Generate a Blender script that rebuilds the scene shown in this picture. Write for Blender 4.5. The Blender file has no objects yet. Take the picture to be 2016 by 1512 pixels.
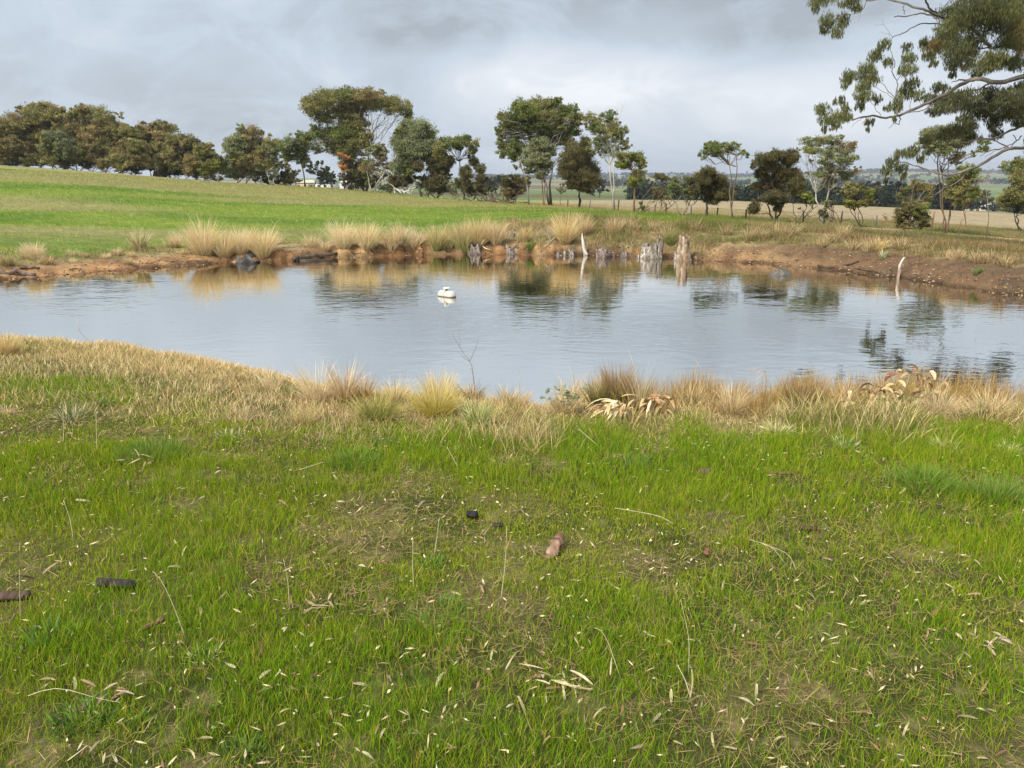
import bpy, math
import numpy as np
from math import radians as R
rng = np.random.default_rng(11)
S = bpy.context.scene
COL = S.collection
# ------------------------------------------------------------------ camera, sky, sun, exposure
FP = 1514.0; PITCH = math.atan(406 / FP); CH = 3.0; CP = math.cos(PITCH); SP = math.sin(PITCH)
cd = bpy.data.cameras.new('camera'); cam = bpy.data.objects.new('camera', cd); COL.objects.link(cam)
cd.sensor_width = 36; cd.lens = 36 * FP / 2016; cd.clip_start = 0.05; cd.clip_end = 20000
cam.location = (0, 0, CH); cam.rotation_euler = (math.pi / 2 - PITCH, 0, 0); S.camera = cam
SUN_EL, SUN_AZ = R(46), R(222)          # compass direction the light comes from, measured from +Y clockwise
W = bpy.data.worlds.new('World'); S.world = W; W.use_nodes = True
S.view_settings.view_transform = 'Standard'; S.view_settings.look = 'None'
S.view_settings.exposure = 0.36; S.view_settings.gamma = 1; S.view_settings.use_curve_mapping = False
S.render.engine = 'CYCLES'
S.cycles.max_bounces = 6; S.cycles.diffuse_bounces = 3; S.cycles.glossy_bounces = 3
S.cycles.transparent_max_bounces = 8; S.cycles.volume_bounces = 0; S.cycles.use_denoising = True
S.cycles.volume_max_steps = 32


def world():
    nt = W.node_tree; N = nt.nodes; L = nt.links; N.clear()
    out = N.new('ShaderNodeOutputWorld')
    sky = N.new('ShaderNodeTexSky'); sky.sky_type = 'NISHITA'; sky.sun_disc = False
    sky.sun_elevation = SUN_EL; sky.sun_rotation = SUN_AZ; sky.air_density = 1.5; sky.dust_density = 2.0
    b1 = N.new('ShaderNodeBackground'); b1.inputs[1].default_value = 0.10; L.new(sky.outputs[0], b1.inputs[0])
    tc = N.new('ShaderNodeTexCoord')
    sep = N.new('ShaderNodeSeparateXYZ'); L.new(tc.outputs['Generated'], sep.inputs[0])

    def M(op, a, b=None, c=None, clamp=False):
        n = N.new('ShaderNodeMath'); n.operation = op; n.use_clamp = clamp
        for i, v in enumerate((a, b, c)):
            if v is None: continue
            if isinstance(v, (int, float)): n.inputs[i].default_value = v
            else: L.new(v, n.inputs[i])
        return n.outputs[0]
    zz = M('MAXIMUM', sep.outputs[2], 0.0)
    den = M('ADD', zz, 0.42)
    comb = N.new('ShaderNodeCombineXYZ')
    L.new(M('DIVIDE', sep.outputs[0], den), comb.inputs[0]); L.new(M('DIVIDE', sep.outputs[1], den), comb.inputs[1])
    n1 = N.new('ShaderNodeTexNoise'); n1.inputs['Scale'].default_value = 1.7; n1.inputs['Detail'].default_value = 5
    n1.inputs['Roughness'].default_value = 0.52; n1.inputs['Distortion'].default_value = 0.5
    L.new(comb.outputs[0], n1.inputs['Vector'])
    n2 = N.new('ShaderNodeTexNoise'); n2.inputs['Scale'].default_value = 4.6; n2.inputs['Detail'].default_value = 6
    n2.inputs['Roughness'].default_value = 0.6; n2.inputs['Distortion'].default_value = 0.8
    L.new(comb.outputs[0], n2.inputs['Vector'])
    warp = M('MULTIPLY', M('SUBTRACT', n2.outputs['Fac'], 0.5), 1.0)

    def blob(px, py, sx, sy):
        # a cloud bank in a given direction (its centre measured in the photograph)
        u, v = px - 1008, 756 - py
        d = np.array([u, FP * CP + v * SP, -FP * SP + v * CP]); d /= np.linalg.norm(d)
        a0 = math.atan2(d[0], d[1])
        az = N.new('ShaderNodeMath'); az.operation = 'ARCTAN2'
        L.new(sep.outputs[0], az.inputs[0]); L.new(sep.outputs[1], az.inputs[1])
        da = M('DIVIDE', M('SUBTRACT', az.outputs[0], a0), sx)
        dz = M('DIVIDE', M('SUBTRACT', sep.outputs[2], float(d[2])), sy)
        q = M('ADD', M('MULTIPLY', da, da), M('MULTIPLY', dz, dz))
        q = M('ADD', q, M('MULTIPLY', warp, 3.6))
        return M('EXPONENT', M('MULTIPLY', M('MAXIMUM', q, 0.0), -1.0))
    tone = M('ADD', M('MULTIPLY', M('SUBTRACT', n1.outputs['Fac'], 0.5), 1.0), 0.46)
    tone = M('ADD', tone, M('MULTIPLY', warp, 0.50))
    tone = M('ADD', tone, M('MULTIPLY', blob(1180, 165, 0.20, 0.050), 0.42))
    tone = M('ADD', tone, M('MULTIPLY', blob(1000, 120, 0.12, 0.030), 0.12))
    tone = M('ADD', tone, M('MULTIPLY', blob(1600, 190, 0.30, 0.06), 0.16))
    tone = M('SUBTRACT', tone, M('MULTIPLY', blob(1250, 40, 0.36, 0.05), 0.34))
    tone = M('ADD', tone, M('MULTIPLY', blob(250, 40, 0.40, 0.06), 0.10))
    hi = M('MULTIPLY', M('SUBTRACT', sep.outputs[2], 0.17), 2.2, clamp=True)      # the cloud thins and brightens overhead
    tone = M('ADD', tone, M('MULTIPLY', hi, 0.55))
    tone = M('SUBTRACT', tone, M('MULTIPLY', blob(420, 150, 0.45, 0.07), 0.14))
    ramp = N.new('ShaderNodeValToRGB'); L.new(tone, ramp.inputs[0])
    e = ramp.color_ramp.elements
    e[0].position = 0.15; e[0].color = (0.33, 0.37, 0.42, 1)
    e[1].position = 1.0; e[1].color = (0.86, 0.87, 0.90, 1)
    m = e.new(0.5); m.color = (0.475, 0.545, 0.63, 1)
    m = e.new(0.75); m.color = (0.63, 0.67, 0.73, 1)
    b2 = N.new('ShaderNodeBackground'); b2.inputs[1].default_value = 1.0; L.new(ramp.outputs[0], b2.inputs[0])
    mx = N.new('ShaderNodeMixShader'); mx.inputs[0].default_value = 0.93
    L.new(b1.outputs[0], mx.inputs[1]); L.new(b2.outputs[0], mx.inputs[2]); L.new(mx.outputs[0], out.inputs[0])


world()
sl = bpy.data.lights.new('sun', 'SUN'); sl.energy = 4.0; sl.angle = R(12); sl.color = (1.0, 0.95, 0.87)
so = bpy.data.objects.new('sun', sl); COL.objects.link(so)
so.rotation_euler = (math.pi / 2 - SUN_EL, 0, math.pi - SUN_AZ + 0.0)


# ------------------------------------------------------------------ helpers: noise, pixels, terrain
def _hash(ix, iy, seed):
    h = (ix * 374761393 + iy * 668265263 + seed * 1442695041) & 0xffffffff
    h = ((h ^ (h >> 13)) * 1274126177) & 0xffffffff
    return ((h ^ (h >> 16)) & 0xffff) / 65535.0


def vnoise(x, y, seed=0):
    x = np.asarray(x, float); y = np.asarray(y, float)
    ix = np.floor(x).astype(np.int64); iy = np.floor(y).astype(np.int64)
    fx = x - ix; fy = y - iy; fx = fx * fx * (3 - 2 * fx); fy = fy * fy * (3 - 2 * fy)
    a = _hash(ix, iy, seed); b = _hash(ix + 1, iy, seed); c = _hash(ix, iy + 1, seed); d = _hash(ix + 1, iy + 1, seed)
    return (a + (b - a) * fx) * (1 - fy) + (c + (d - c) * fx) * fy


def fbm(x, y, sc, oct=4, seed=0):
    s = 0; a = 0.5; t = 0
    for k in range(oct):
        s = s + a * vnoise(np.asarray(x) * sc * 2 ** k, np.asarray(y) * sc * 2 ** k, seed + k * 7); t += a; a *= 0.55
    return s / t


def sst(a, b, x):
    t = np.clip((np.asarray(x, float) - a) / (b - a), 0, 1); return t * t * (3 - 2 * t)


def ray(px, py):
    u = np.asarray(px, float) - 1008; v = 756 - np.asarray(py, float)
    F = FP * CP + v * SP; Z = -FP * SP + v * CP
    return u / F, Z / F


def at(px, py, D):
    a, z = ray(px, py); return np.array([a * D, D, CH + z * D])


XS = np.array([-300, 0, 200, 440, 640, 840, 1000, 1100, 1200, 1300, 1450, 1600, 1800, 2016, 2300], float)


def line_z(xs, ys, z):
    a, t = ray(xs, ys); D = (z - CH) / t
    return np.arctan(a), np.hypot(a * D, D), np.full(len(xs), float(z))


def line_D(xs, ys, D):
    a, t = ray(xs, ys); D = np.asarray(D, float) * np.ones(len(xs))
    return np.arctan(a), np.hypot(a * D, D), CH + t * D


NAZ = 560
AZ = np.concatenate([np.linspace(-math.pi, -0.80, 60, endpoint=False), np.linspace(-0.80, 0.80, NAZ), np.linspace(0.80, math.pi, 61)[1:]])
RR = np.concatenate([np.exp(np.linspace(math.log(0.4), math.log(17), 185, endpoint=False)), np.linspace(17, 37, 150, endpoint=False), np.exp(np.linspace(math.log(37), math.log(6000), 190))]); NR = len(RR)


def terrain_table():
    shx = [-500, -300, 0, 100, 200, 300, 400, 470, 550, 640, 800, 900, 1000, 1100, 1200, 1290, 1360, 1450, 1550, 1650, 1750, 1850, 1950, 2016, 2200, 2400]
    shy = [585, 568, 551, 545, 536, 528, 521, 516, 514, 509, 503, 500, 501, 503, 505, 508, 511, 517, 524, 533, 545, 559, 574, 583, 615, 650]
    sh = line_z(shx, shy, 0.0)
    jit = (fbm(sh[0] * 0 + np.array(shx) / 60.0, np.zeros(len(shx)), 1.0, 2, 5) - 0.5) * 0.0
    rs = np.interp(AZ, sh[0], sh[1]) + (fbm(AZ * 60, AZ * 0, 1, 4, 9) - 0.5) * 1.1
    xs = np.array(XS)
    cr = line_z([-300, 0, 200, 400, 560, 700, 900, 1150, 1500, 2016, 2300], [652, 660, 672, 706, 748, 778, 790, 800, 802, 794, 792], 1.28)
    rc = np.interp(AZ, cr[0], cr[1])
    rc = rc + (fbm(AZ * 25, AZ * 0, 1, 3, 2) - 0.5) * 0.5
    F = []
    one = np.ones_like(AZ)
    F.append((0.3 * one, 1.45 * one)); F.append((rc * 0.55, 1.38 * one)); F.append((rc * 0.9, 1.31 * one)); F.append((rc + 0.25, 1.24 * one))
    F.append((rc + 3.4, 0.02 * one)); F.append((rc + 5.5, -0.7 * one)); F.append((rs - 3, -0.8 * one)); F.append((rs, 0.0 * one))
    a0 = np.arctan(ray(xs, np.full(len(xs), 500.))[0])

    def per(v): return np.interp(AZ, a0, np.array(v, float))
    vs = per([1, 1, 1, 1, 1, 1, 1, .8, .6, .5, 0.3, .2, .2, .2, .2])
    # little cut bank of bare soil, then the slope to the bank top
    F.append((rs + per([.35, .35, .35, .25, .2, .2, .2, .2, .3, .5, .8, .9, .9, .9, .9]), per([.06, .06, .08, .16, .28, .30, .28, .25, .22, .2, .28, .30, .30, .30, .30])))
    F.append((rs + per([1.6, 1.6, 1.5, .9, .6, .6, .6, .6, .9, 1.2, 1.6, 1.7, 1.7, 1.7, 1.7]), per([.22, .22, .25, .34, .42, .44, .45, .5, .5, .52, .55, .55, .52, .50, .50])))
    y_t = np.array([490, 490, 488, 481, 476, 468, 445, 440, 441, 443, 449, 459, 478, 499, 520.])
    d_t = np.array([3.5, 3.5, 3.5, 3, 3, 3, 3.4, 3.8, 4, 4, 4.2, 4.2, 3.8, 3.6, 3.6])
    _, t = ray(xs, y_t); Ds = np.interp(xs, shx, shy); _, ts = ray(xs, Ds); Dt = -CH / ts + d_t
    b = line_D(xs, y_t, Dt); F.append((np.interp(AZ, b[0], b[1]), np.interp(AZ, b[0], b[2])))
    for ys, D in (
        ([400, 410, 418, 428, 436, 438, 430, 427, 430, 434, 443, 452, 468, 490, 510], [50, 48, 46, 46, 46, 45, 43, 41, 38, 37, 35, 34, 32, 30, 30]),
        ([305, 321, 336, 357, 369, 387, 401, 407, 414, 423, 434, 442, 456, 474, 495], [110, 110, 110, 110, 105, 95, 80, 72, 62, 56, 50, 50, 46, 44, 42]),
        ([330, 340, 350, 362, 372, 391, 402, 407, 415, 421, 428, 432, 440, 453, 465], 82 + 48 * sst(1100, 400, xs) * 1.0),
        ([380, 378, 376, 374, 370, 388, 395, 395, 394, 394, 396, 402, 410, 422, 430], 170),
        ([380, 380, 380, 378, 376, 382, 386, 387, 389, 391, 394, 402, 411, 418, 424], 350),
        ([372, 372, 372, 372, 372, 372, 374, 374, 375, 375, 377, 380, 382, 386, 390], 900),
        ([362, 362, 362, 362, 362, 362, 360, 362, 364, 364, 364, 362, 362, 362, 362], 1900),
        ([352, 352, 352, 352, 350, 348, 347, 348, 346, 344, 347, 341, 336, 339, 340], 3400)):
        b = line_D(xs, np.array(ys, float), D); F.append((np.interp(AZ, b[0], b[1]), np.interp(AZ, b[0], b[2])))
    F.append((5500 * one, -40 * one))
    rk = np.array([f[0] for f in F]); zk = np.array([f[1] for f in F])
    rk = np.maximum.accumulate(rk + np.arange(len(rk))[:, None] * 1e-4, axis=0)
    H = np.empty((len(AZ), NR))
    for i in range(len(AZ)): H[i] = np.interp(RR, rk[:, i], zk[:, i])
    # soften creases along the radius, less so at the water
    K = np.array([1, 2, 3, 2, 1.]); K /= K.sum()
    Hs = H.copy()
    for _ in range(3):
        P = np.pad(Hs, ((0, 0), (2, 2)), 'edge'); Hs = sum(K[j] * P[:, j:j + NR] for j in range(5))
    Hs = np.where(H < 0.6, H * 0.6 + Hs * 0.4, Hs)
    w = sst(0.95, 1.35, np.abs(AZ))[:, None]
    Hs = Hs * (1 - w) + (1.4 + 0 * Hs) * w
    X = np.sin(AZ)[:, None] * RR; Y = np.cos(AZ)[:, None] * RR
    # relief
    amp = np.interp(RR, [0.4, 6, 30, 200, 1500, 4000], [0.03, 0.05, 0.12, 0.3, 6, 14])[None, :]
    n = (fbm(X, Y, 0.9, 3, 31) - 0.5) * np.minimum(amp, 0.12) + (fbm(X, Y, 0.004, 3, 33) - 0.5) * np.where(RR > 600, amp, 0)
    dsh = RR[None, :] - rs[:, None]; n = n + ((fbm(X, Y, 2.3, 3, 61) - .5) * .16 + (fbm(X, Y, 6.5, 2, 62) - .5) * .07) * sst(-.1, .5, dsh) * sst(3.2, 1.6, dsh)
    water = (RR[None, :] > (rc + 3.0)[:, None]) & (RR[None, :] < rs[:, None])
    n = np.where(water, n * 0.3 - 0.03, n)
    Hs = Hs + n + (fbm(X, Y, 6.0, 3, 41) - 0.5) * 0.03 * (RR < 60)[None, :]
    return Hs, rs, rc


TH, RS, RC = terrain_table()
LR = np.log(RR)


def azr(x, y): return np.arctan2(x, y), np.hypot(x, y)


def height(x, y):
    a, r = azr(np.asarray(x, float), np.asarray(y, float))
    fi = np.interp(a, AZ, np.arange(len(AZ))); i = np.clip(fi.astype(int), 0, len(AZ) - 2); f = fi - i
    fj = np.clip(np.interp(r, RR, np.arange(NR)), 0, NR - 1.001); j = fj.astype(int); g = fj - j
    return (TH[i, j] * (1 - f) + TH[i + 1, j] * f) * (1 - g) + (TH[i, j + 1] * (1 - f) + TH[i + 1, j + 1] * f) * g


def hit(px, py, rmin=1.0):
    """the first ground (or water) point the ray through a photo point meets"""
    a, t = ray(px, py)
    D = np.exp(np.linspace(math.log(rmin), math.log(3000), 4000))
    z = CH + t * D; g = np.maximum(height(a * D, D), 0.0 if True else -99)
    far = D > 60; g = np.where(far, height(a * D, D), g)
    k = np.argmax(z <= g)
    if z[k] > g[k]: k = len(D) - 1
    return np.array([a * D[k], D[k], g[k]])


def ground(px, D, py=400):
    a, _ = ray(px, py); return np.array([a * D, D, float(height(a * D, D))])


# ------------------------------------------------------------------ mesh building
class MB:
    def __init__(s): s.v = []; s.t = []; s.q = []; s.c = []; s.n = 0

    def add(s, v, tris=None, quads=None, col=None):
        v = np.asarray(v, float).reshape(-1, 3)
        if tris is not None and len(tris): s.t.append(np.asarray(tris, np.int64).reshape(-1, 3) + s.n)
        if quads is not None and len(quads): s.q.append(np.asarray(quads, np.int64).reshape(-1, 4) + s.n)
        s.v.append(v); c = np.ones((len(v), 3)) * (np.asarray(col, float) if col is not None else 1.0)
        s.c.append(c); s.n += len(v)

    def mesh(s, name, mat, smooth=True):
        me = bpy.data.meshes.new(name)
        V = np.concatenate(s.v) if s.v else np.zeros((0, 3))
        T = np.concatenate(s.t) if s.t else np.zeros((0, 3), np.int64)
        Q = np.concatenate(s.q) if s.q else np.zeros((0, 4), np.int64)
        me.vertices.add(len(V)); me.vertices.foreach_set('co', V.astype(np.float32).ravel())
        nl = T.size + Q.size; me.loops.add(nl)
        me.loops.foreach_set('vertex_index', np.concatenate([T.ravel(), Q.ravel()]).astype(np.int32))
        me.polygons.add(len(T) + len(Q))
        st = np.concatenate([np.arange(len(T)) * 3, T.size + np.arange(len(Q)) * 4]).astype(np.int32)
        me.polygons.foreach_set('loop_start', st)
        me.polygons.foreach_set('use_smooth', np.full(len(st), smooth))
        me.update(calc_edges=True)
        at_ = me.color_attributes.new('col', 'FLOAT_COLOR', 'POINT')
        C = np.concatenate(s.c); at_.data.foreach_set('color', np.hstack([C, np.ones((len(C), 1))]).astype(np.float32).ravel())
        me.materials.append(mat)
        return me

    def build(s, name, mat, parent=None, origin=None, smooth=True):
        if origin is not None:
            o3 = np.asarray(origin, float); s.v = [v - o3 for v in s.v]
        o = bpy.data.objects.new(name, s.mesh(name, mat, smooth)); COL.objects.link(o)
        if parent is not None: o.parent = parent
        elif origin is not None: o.location = origin
        return o

    # shapes
    def tube(s, pts, rad, sides=6, col=None, cap=True, rough=0.0):
        P = np.asarray(pts, float); n = len(P); rad = np.ones(n) * np.asarray(rad, float)
        T = np.gradient(P, axis=0); T /= np.linalg.norm(T, axis=1)[:, None] + 1e-9
        ref = np.array([0.3, 0.2, 1.0]) if abs(T[:, 2]).mean() < 0.8 else np.array([1.0, 0.1, 0.0])
        U = np.cross(T, ref); U /= np.linalg.norm(U, axis=1)[:, None] + 1e-9; Vv = np.cross(T, U)
        a = np.linspace(0, 2 * math.pi, sides, endpoint=False)
        rr = rad[:, None] * (1 + rough * (rng.random((n, sides)) - 0.5))
        v = P[:, None] + rr[..., None] * (np.cos(a)[None, :, None] * U[:, None] + np.sin(a)[None, :, None] * Vv[:, None])
        i = np.arange(n - 1)[:, None] * sides; k = np.arange(sides)[None]; k2 = (k + 1) % sides
        q = np.stack([i + k, i + k2, i + sides + k2, i + sides + k], -1).reshape(-1, 4)
        v = v.reshape(-1, 3); t = []
        if cap:
            v = np.vstack([v, P[0], P[-1]]); b = n * sides
            kk = np.arange(sides); k3 = (kk + 1) % sides
            t = np.vstack([np.stack([np.full(sides, b), k3, kk], -1), np.stack([np.full(sides, b + 1), b - sides + kk, b - sides + k3], -1)])
        if col is not None and np.ndim(col) == 2:
            cc = np.repeat(np.asarray(col), sides, 0)
            if cap: cc = np.vstack([cc, col[0], col[-1]])
            col = cc
        s.add(v, t, q, col)

    def box(s, c, d, rot=0.0, col=None):
        x, y, z = np.array(d) / 2
        v = np.array([[i * x, j * y, k * z] for i in (-1, 1) for j in (-1, 1) for k in (-1, 1)])
        ca, sa = math.cos(rot), math.sin(rot); v = np.stack([v[:, 0] * ca - v[:, 1] * sa, v[:, 0] * sa + v[:, 1] * ca, v[:, 2]], -1)
        s.add(v + np.array(c), None, [[0, 1, 3, 2], [4, 6, 7, 5], [0, 4, 5, 1], [2, 3, 7, 6], [0, 2, 6, 4], [1, 5, 7, 3]], col)

    def blades(s, base, h, w, phi, tilt, bend, col, seg=2, tipcol=None, face=None):
        """grass blades: base (N,3), length h, width w, lean direction phi, tilt at the root, extra bend at the tip"""
        base = np.asarray(base, float); N = len(base)
        h, w, phi, tilt, bend = [np.ones(N) * np.asarray(q, float) for q in (h, w, phi, tilt, bend)]
        col = np.ones((N, 3)) * np.asarray(col); tipcol = col if tipcol is None else np.ones((N, 3)) * np.asarray(tipcol)
        dx, dy = np.cos(phi), np.sin(phi)
        psi = rng.random(N) * math.pi if face is None else np.ones(N) * face
        wx, wy = np.cos(psi), np.sin(psi)
        pos = base.copy(); rows = []; cols = []; ts = []
        for k in range(seg + 1):
            t = k / seg
            rows.append(pos.copy()); ts.append(t)
            a = tilt + bend * (t + 0.5 / seg)
            st = h / seg
            pos = pos + np.stack([np.sin(a) * dx * st, np.sin(a) * dy * st, np.cos(a) * st], -1)
        V = []; C = []
        for k in range(seg + 1):
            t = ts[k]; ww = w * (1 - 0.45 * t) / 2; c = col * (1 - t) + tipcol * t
            if k < seg:
                o = np.stack([wx * ww, wy * ww, 0 * ww], -1)
                V += [rows[k] - o, rows[k] + o]; C += [c, c]
            else: V.append(rows[k]); C.append(c)
        m = 2 * seg + 1
        V = np.stack(V, 1).reshape(-1, 3); C = np.stack(C, 1).reshape(-1, 3)
        b = (np.arange(N) * m)[:, None]; Q = []
        for k in range(seg - 1): Q.append(b + np.array([[2 * k, 2 * k + 1, 2 * k + 3, 2 * k + 2]]))
        T = b + np.array([[2 * seg - 2, 2 * seg - 1, 2 * seg]])
        s.add(V, T, np.concatenate(Q) if Q else None, C)

    def leaves(s, p, d, n, L, wd, col, tri=False):
        """leaf-sized faces: centre p, long axis d, side axis n"""
        N = len(p); L = (np.ones(N) * L)[:, None]; wd = (np.ones(N) * wd)[:, None]
        col = np.ones((N, 3)) * col
        if tri:
            V = np.stack([p - d * L / 2 - n * wd / 2, p - d * L / 2 + n * wd / 2, p + d * L / 2], 1).reshape(-1, 3)
            s.add(V, np.arange(N * 3).reshape(-1, 3), None, np.repeat(col, 3, 0))
        else:
            V = np.stack([p - d * L / 2, p + n * wd / 2 - d * L * .05, p + d * L / 2, p - n * wd / 2 - d * L * .05], 1).reshape(-1, 3)
            s.add(V, None, np.arange(N * 4).reshape(-1, 4), np.repeat(col, 4, 0))


def tag(o, label, cat=None, group=None, kind=None):
    if label: o['label'] = label
    if cat: o['category'] = cat
    if group: o['group'] = group
    if kind: o['kind'] = kind
    return o


def thing(name, loc, label, cat, group=None):
    o = bpy.data.objects.new(name, None); COL.objects.link(o); o.location = tuple(float(q) for q in loc)
    o.empty_display_size = 0.2
    return tag(o, label, cat, group)


# ------------------------------------------------------------------ materials
def mat(name, rough=0.8, spec=0.2, noise=0.0, nscale=8.0, bump=0.0, bscale=20.0, tint=(1, 1, 1), transl=0.0, stretch=None, metal=0.0, obj_rand=0.0, coat=None, wear=None):
    m = bpy.data.materials.new(name); m.use_nodes = True; nt = m.node_tree; N = nt.nodes; L = nt.links
    bs = N['Principled BSDF']; bs.inputs['Roughness'].default_value = rough; bs.inputs['Specular IOR Level'].default_value = spec
    bs.inputs['Metallic'].default_value = metal
    at_ = N.new('ShaderNodeAttribute'); at_.attribute_name = 'col'
    cur = at_.outputs['Color']
    mu = N.new('ShaderNodeMix'); mu.data_type = 'RGBA'; mu.blend_type = 'MULTIPLY'; mu.inputs[0].default_value = 1.0
    L.new(cur, mu.inputs[6]); mu.inputs[7].default_value = (*tint, 1); cur = mu.outputs[2]
    tc = N.new('ShaderNodeTexCoord'); vec = tc.outputs['Object']
    if stretch:
        mp = N.new('ShaderNodeMapping'); mp.inputs['Scale'].default_value = stretch; L.new(vec, mp.inputs[0]); vec = mp.outputs[0]
    if noise > 0:
        n = N.new('ShaderNodeTexNoise'); n.inputs['Scale'].default_value = nscale; n.inputs['Detail'].default_value = 6
        L.new(vec, n.inputs['Vector'])
        mr = N.new('ShaderNodeMapRange'); mr.inputs[1].default_value = 0.3; mr.inputs[2].default_value = 0.7
        mr.inputs[3].default_value = 1 - noise; mr.inputs[4].default_value = 1 + noise; L.new(n.outputs['Fac'], mr.inputs[0])
        m2 = N.new('ShaderNodeVectorMath'); m2.operation = 'SCALE'; L.new(cur, m2.inputs[0]); L.new(mr.outputs[0], m2.inputs['Scale']); cur = m2.outputs[0]
    if wear is not None:
        wc, wsc, lo, hi = wear
        n = N.new('ShaderNodeTexNoise'); n.inputs['Scale'].default_value = wsc; n.inputs['Detail'].default_value = 7; n.inputs['Roughness'].default_value = .65
        L.new(vec, n.inputs['Vector'])
        mr = N.new('ShaderNodeMapRange'); mr.inputs[1].default_value = lo; mr.inputs[2].default_value = hi; L.new(n.outputs['Fac'], mr.inputs[0])
        m3 = N.new('ShaderNodeMix'); m3.data_type = 'RGBA'; L.new(mr.outputs[0], m3.inputs[0]); L.new(cur, m3.inputs[6]); m3.inputs[7].default_value = (*wc, 1); cur = m3.outputs[2]
    L.new(cur, bs.inputs['Base Color'])
    if bump > 0:
        n = N.new('ShaderNodeTexNoise'); n.inputs['Scale'].default_value = bscale; n.inputs['Detail'].default_value = 8; n.inputs['Roughness'].default_value = 0.65
        L.new(vec, n.inputs['Vector'])
        bp = N.new('ShaderNodeBump'); bp.inputs['Strength'].default_value = 1.0; bp.inputs['Distance'].default_value = bump
        L.new(n.outputs['Fac'], bp.inputs['Height']); L.new(bp.outputs[0], bs.inputs['Normal'])
    if transl > 0:
        tr = N.new('ShaderNodeBsdfTranslucent'); L.new(cur, tr.inputs[0])
        mx = N.new('ShaderNodeMixShader'); mx.inputs[0].default_value = transl
        L.new(bs.outputs[0], mx.inputs[1]); L.new(tr.outputs[0], mx.inputs[2]); L.new(mx.outputs[0], N['Material Output'].inputs[0])
    return m


M_GRASS = mat('grass_blade', 0.6, 0.12, transl=0.35, tint=(1.42, 1.54, 0.48))
M_PASTURE = mat('pasture_blade', 0.6, 0.12, transl=0.33, tint=(1.22, 1.24, 0.85))
M_TUFT = mat('tuft_blade', 0.6, 0.12, transl=0.33, tint=(1.15, 1.25, 0.95))
M_DRY = mat('dry_grass_blade', 0.65, 0.2, transl=0.30, tint=(1.18, 1.12, 1.0))
M_LEAF = mat('gum_leaf', 0.6, 0.15, transl=0.32, tint=(1.65, 1.62, 1.5))
M_BARK = mat('bark', 0.85, 0.15, noise=0.35, nscale=3, bump=0.02, bscale=12, stretch=(1, 1, .35))
M_WOOD = mat('weathered_wood', 0.85, 0.15, noise=0.45, nscale=9, bump=0.03, bscale=16, stretch=(1, 1, .22))
M_LITTER = mat('dry_litter', 0.75, 0.15, noise=0.25, nscale=40, transl=0.1)
M_ROCK = mat('rock', 0.85, 0.2, noise=0.4, nscale=10, bump=0.02, bscale=25)
M_PAINT = mat('weathered_paint', 0.5, 0.35, noise=0.2, nscale=9, wear=((0.17, 0.10, 0.055), 11.0, 0.58, 0.74))
M_WALL = mat('wall_paint', 0.8, 0.2, noise=0.06, nscale=0.6)
M_ROOF = mat('roof_sheet', 0.5, 0.4, noise=0.12, nscale=0.8)
M_GLASS = mat('window_glass', 0.15, 0.5)
M_METAL = mat('old_wire', 0.6, 0.4)


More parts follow.
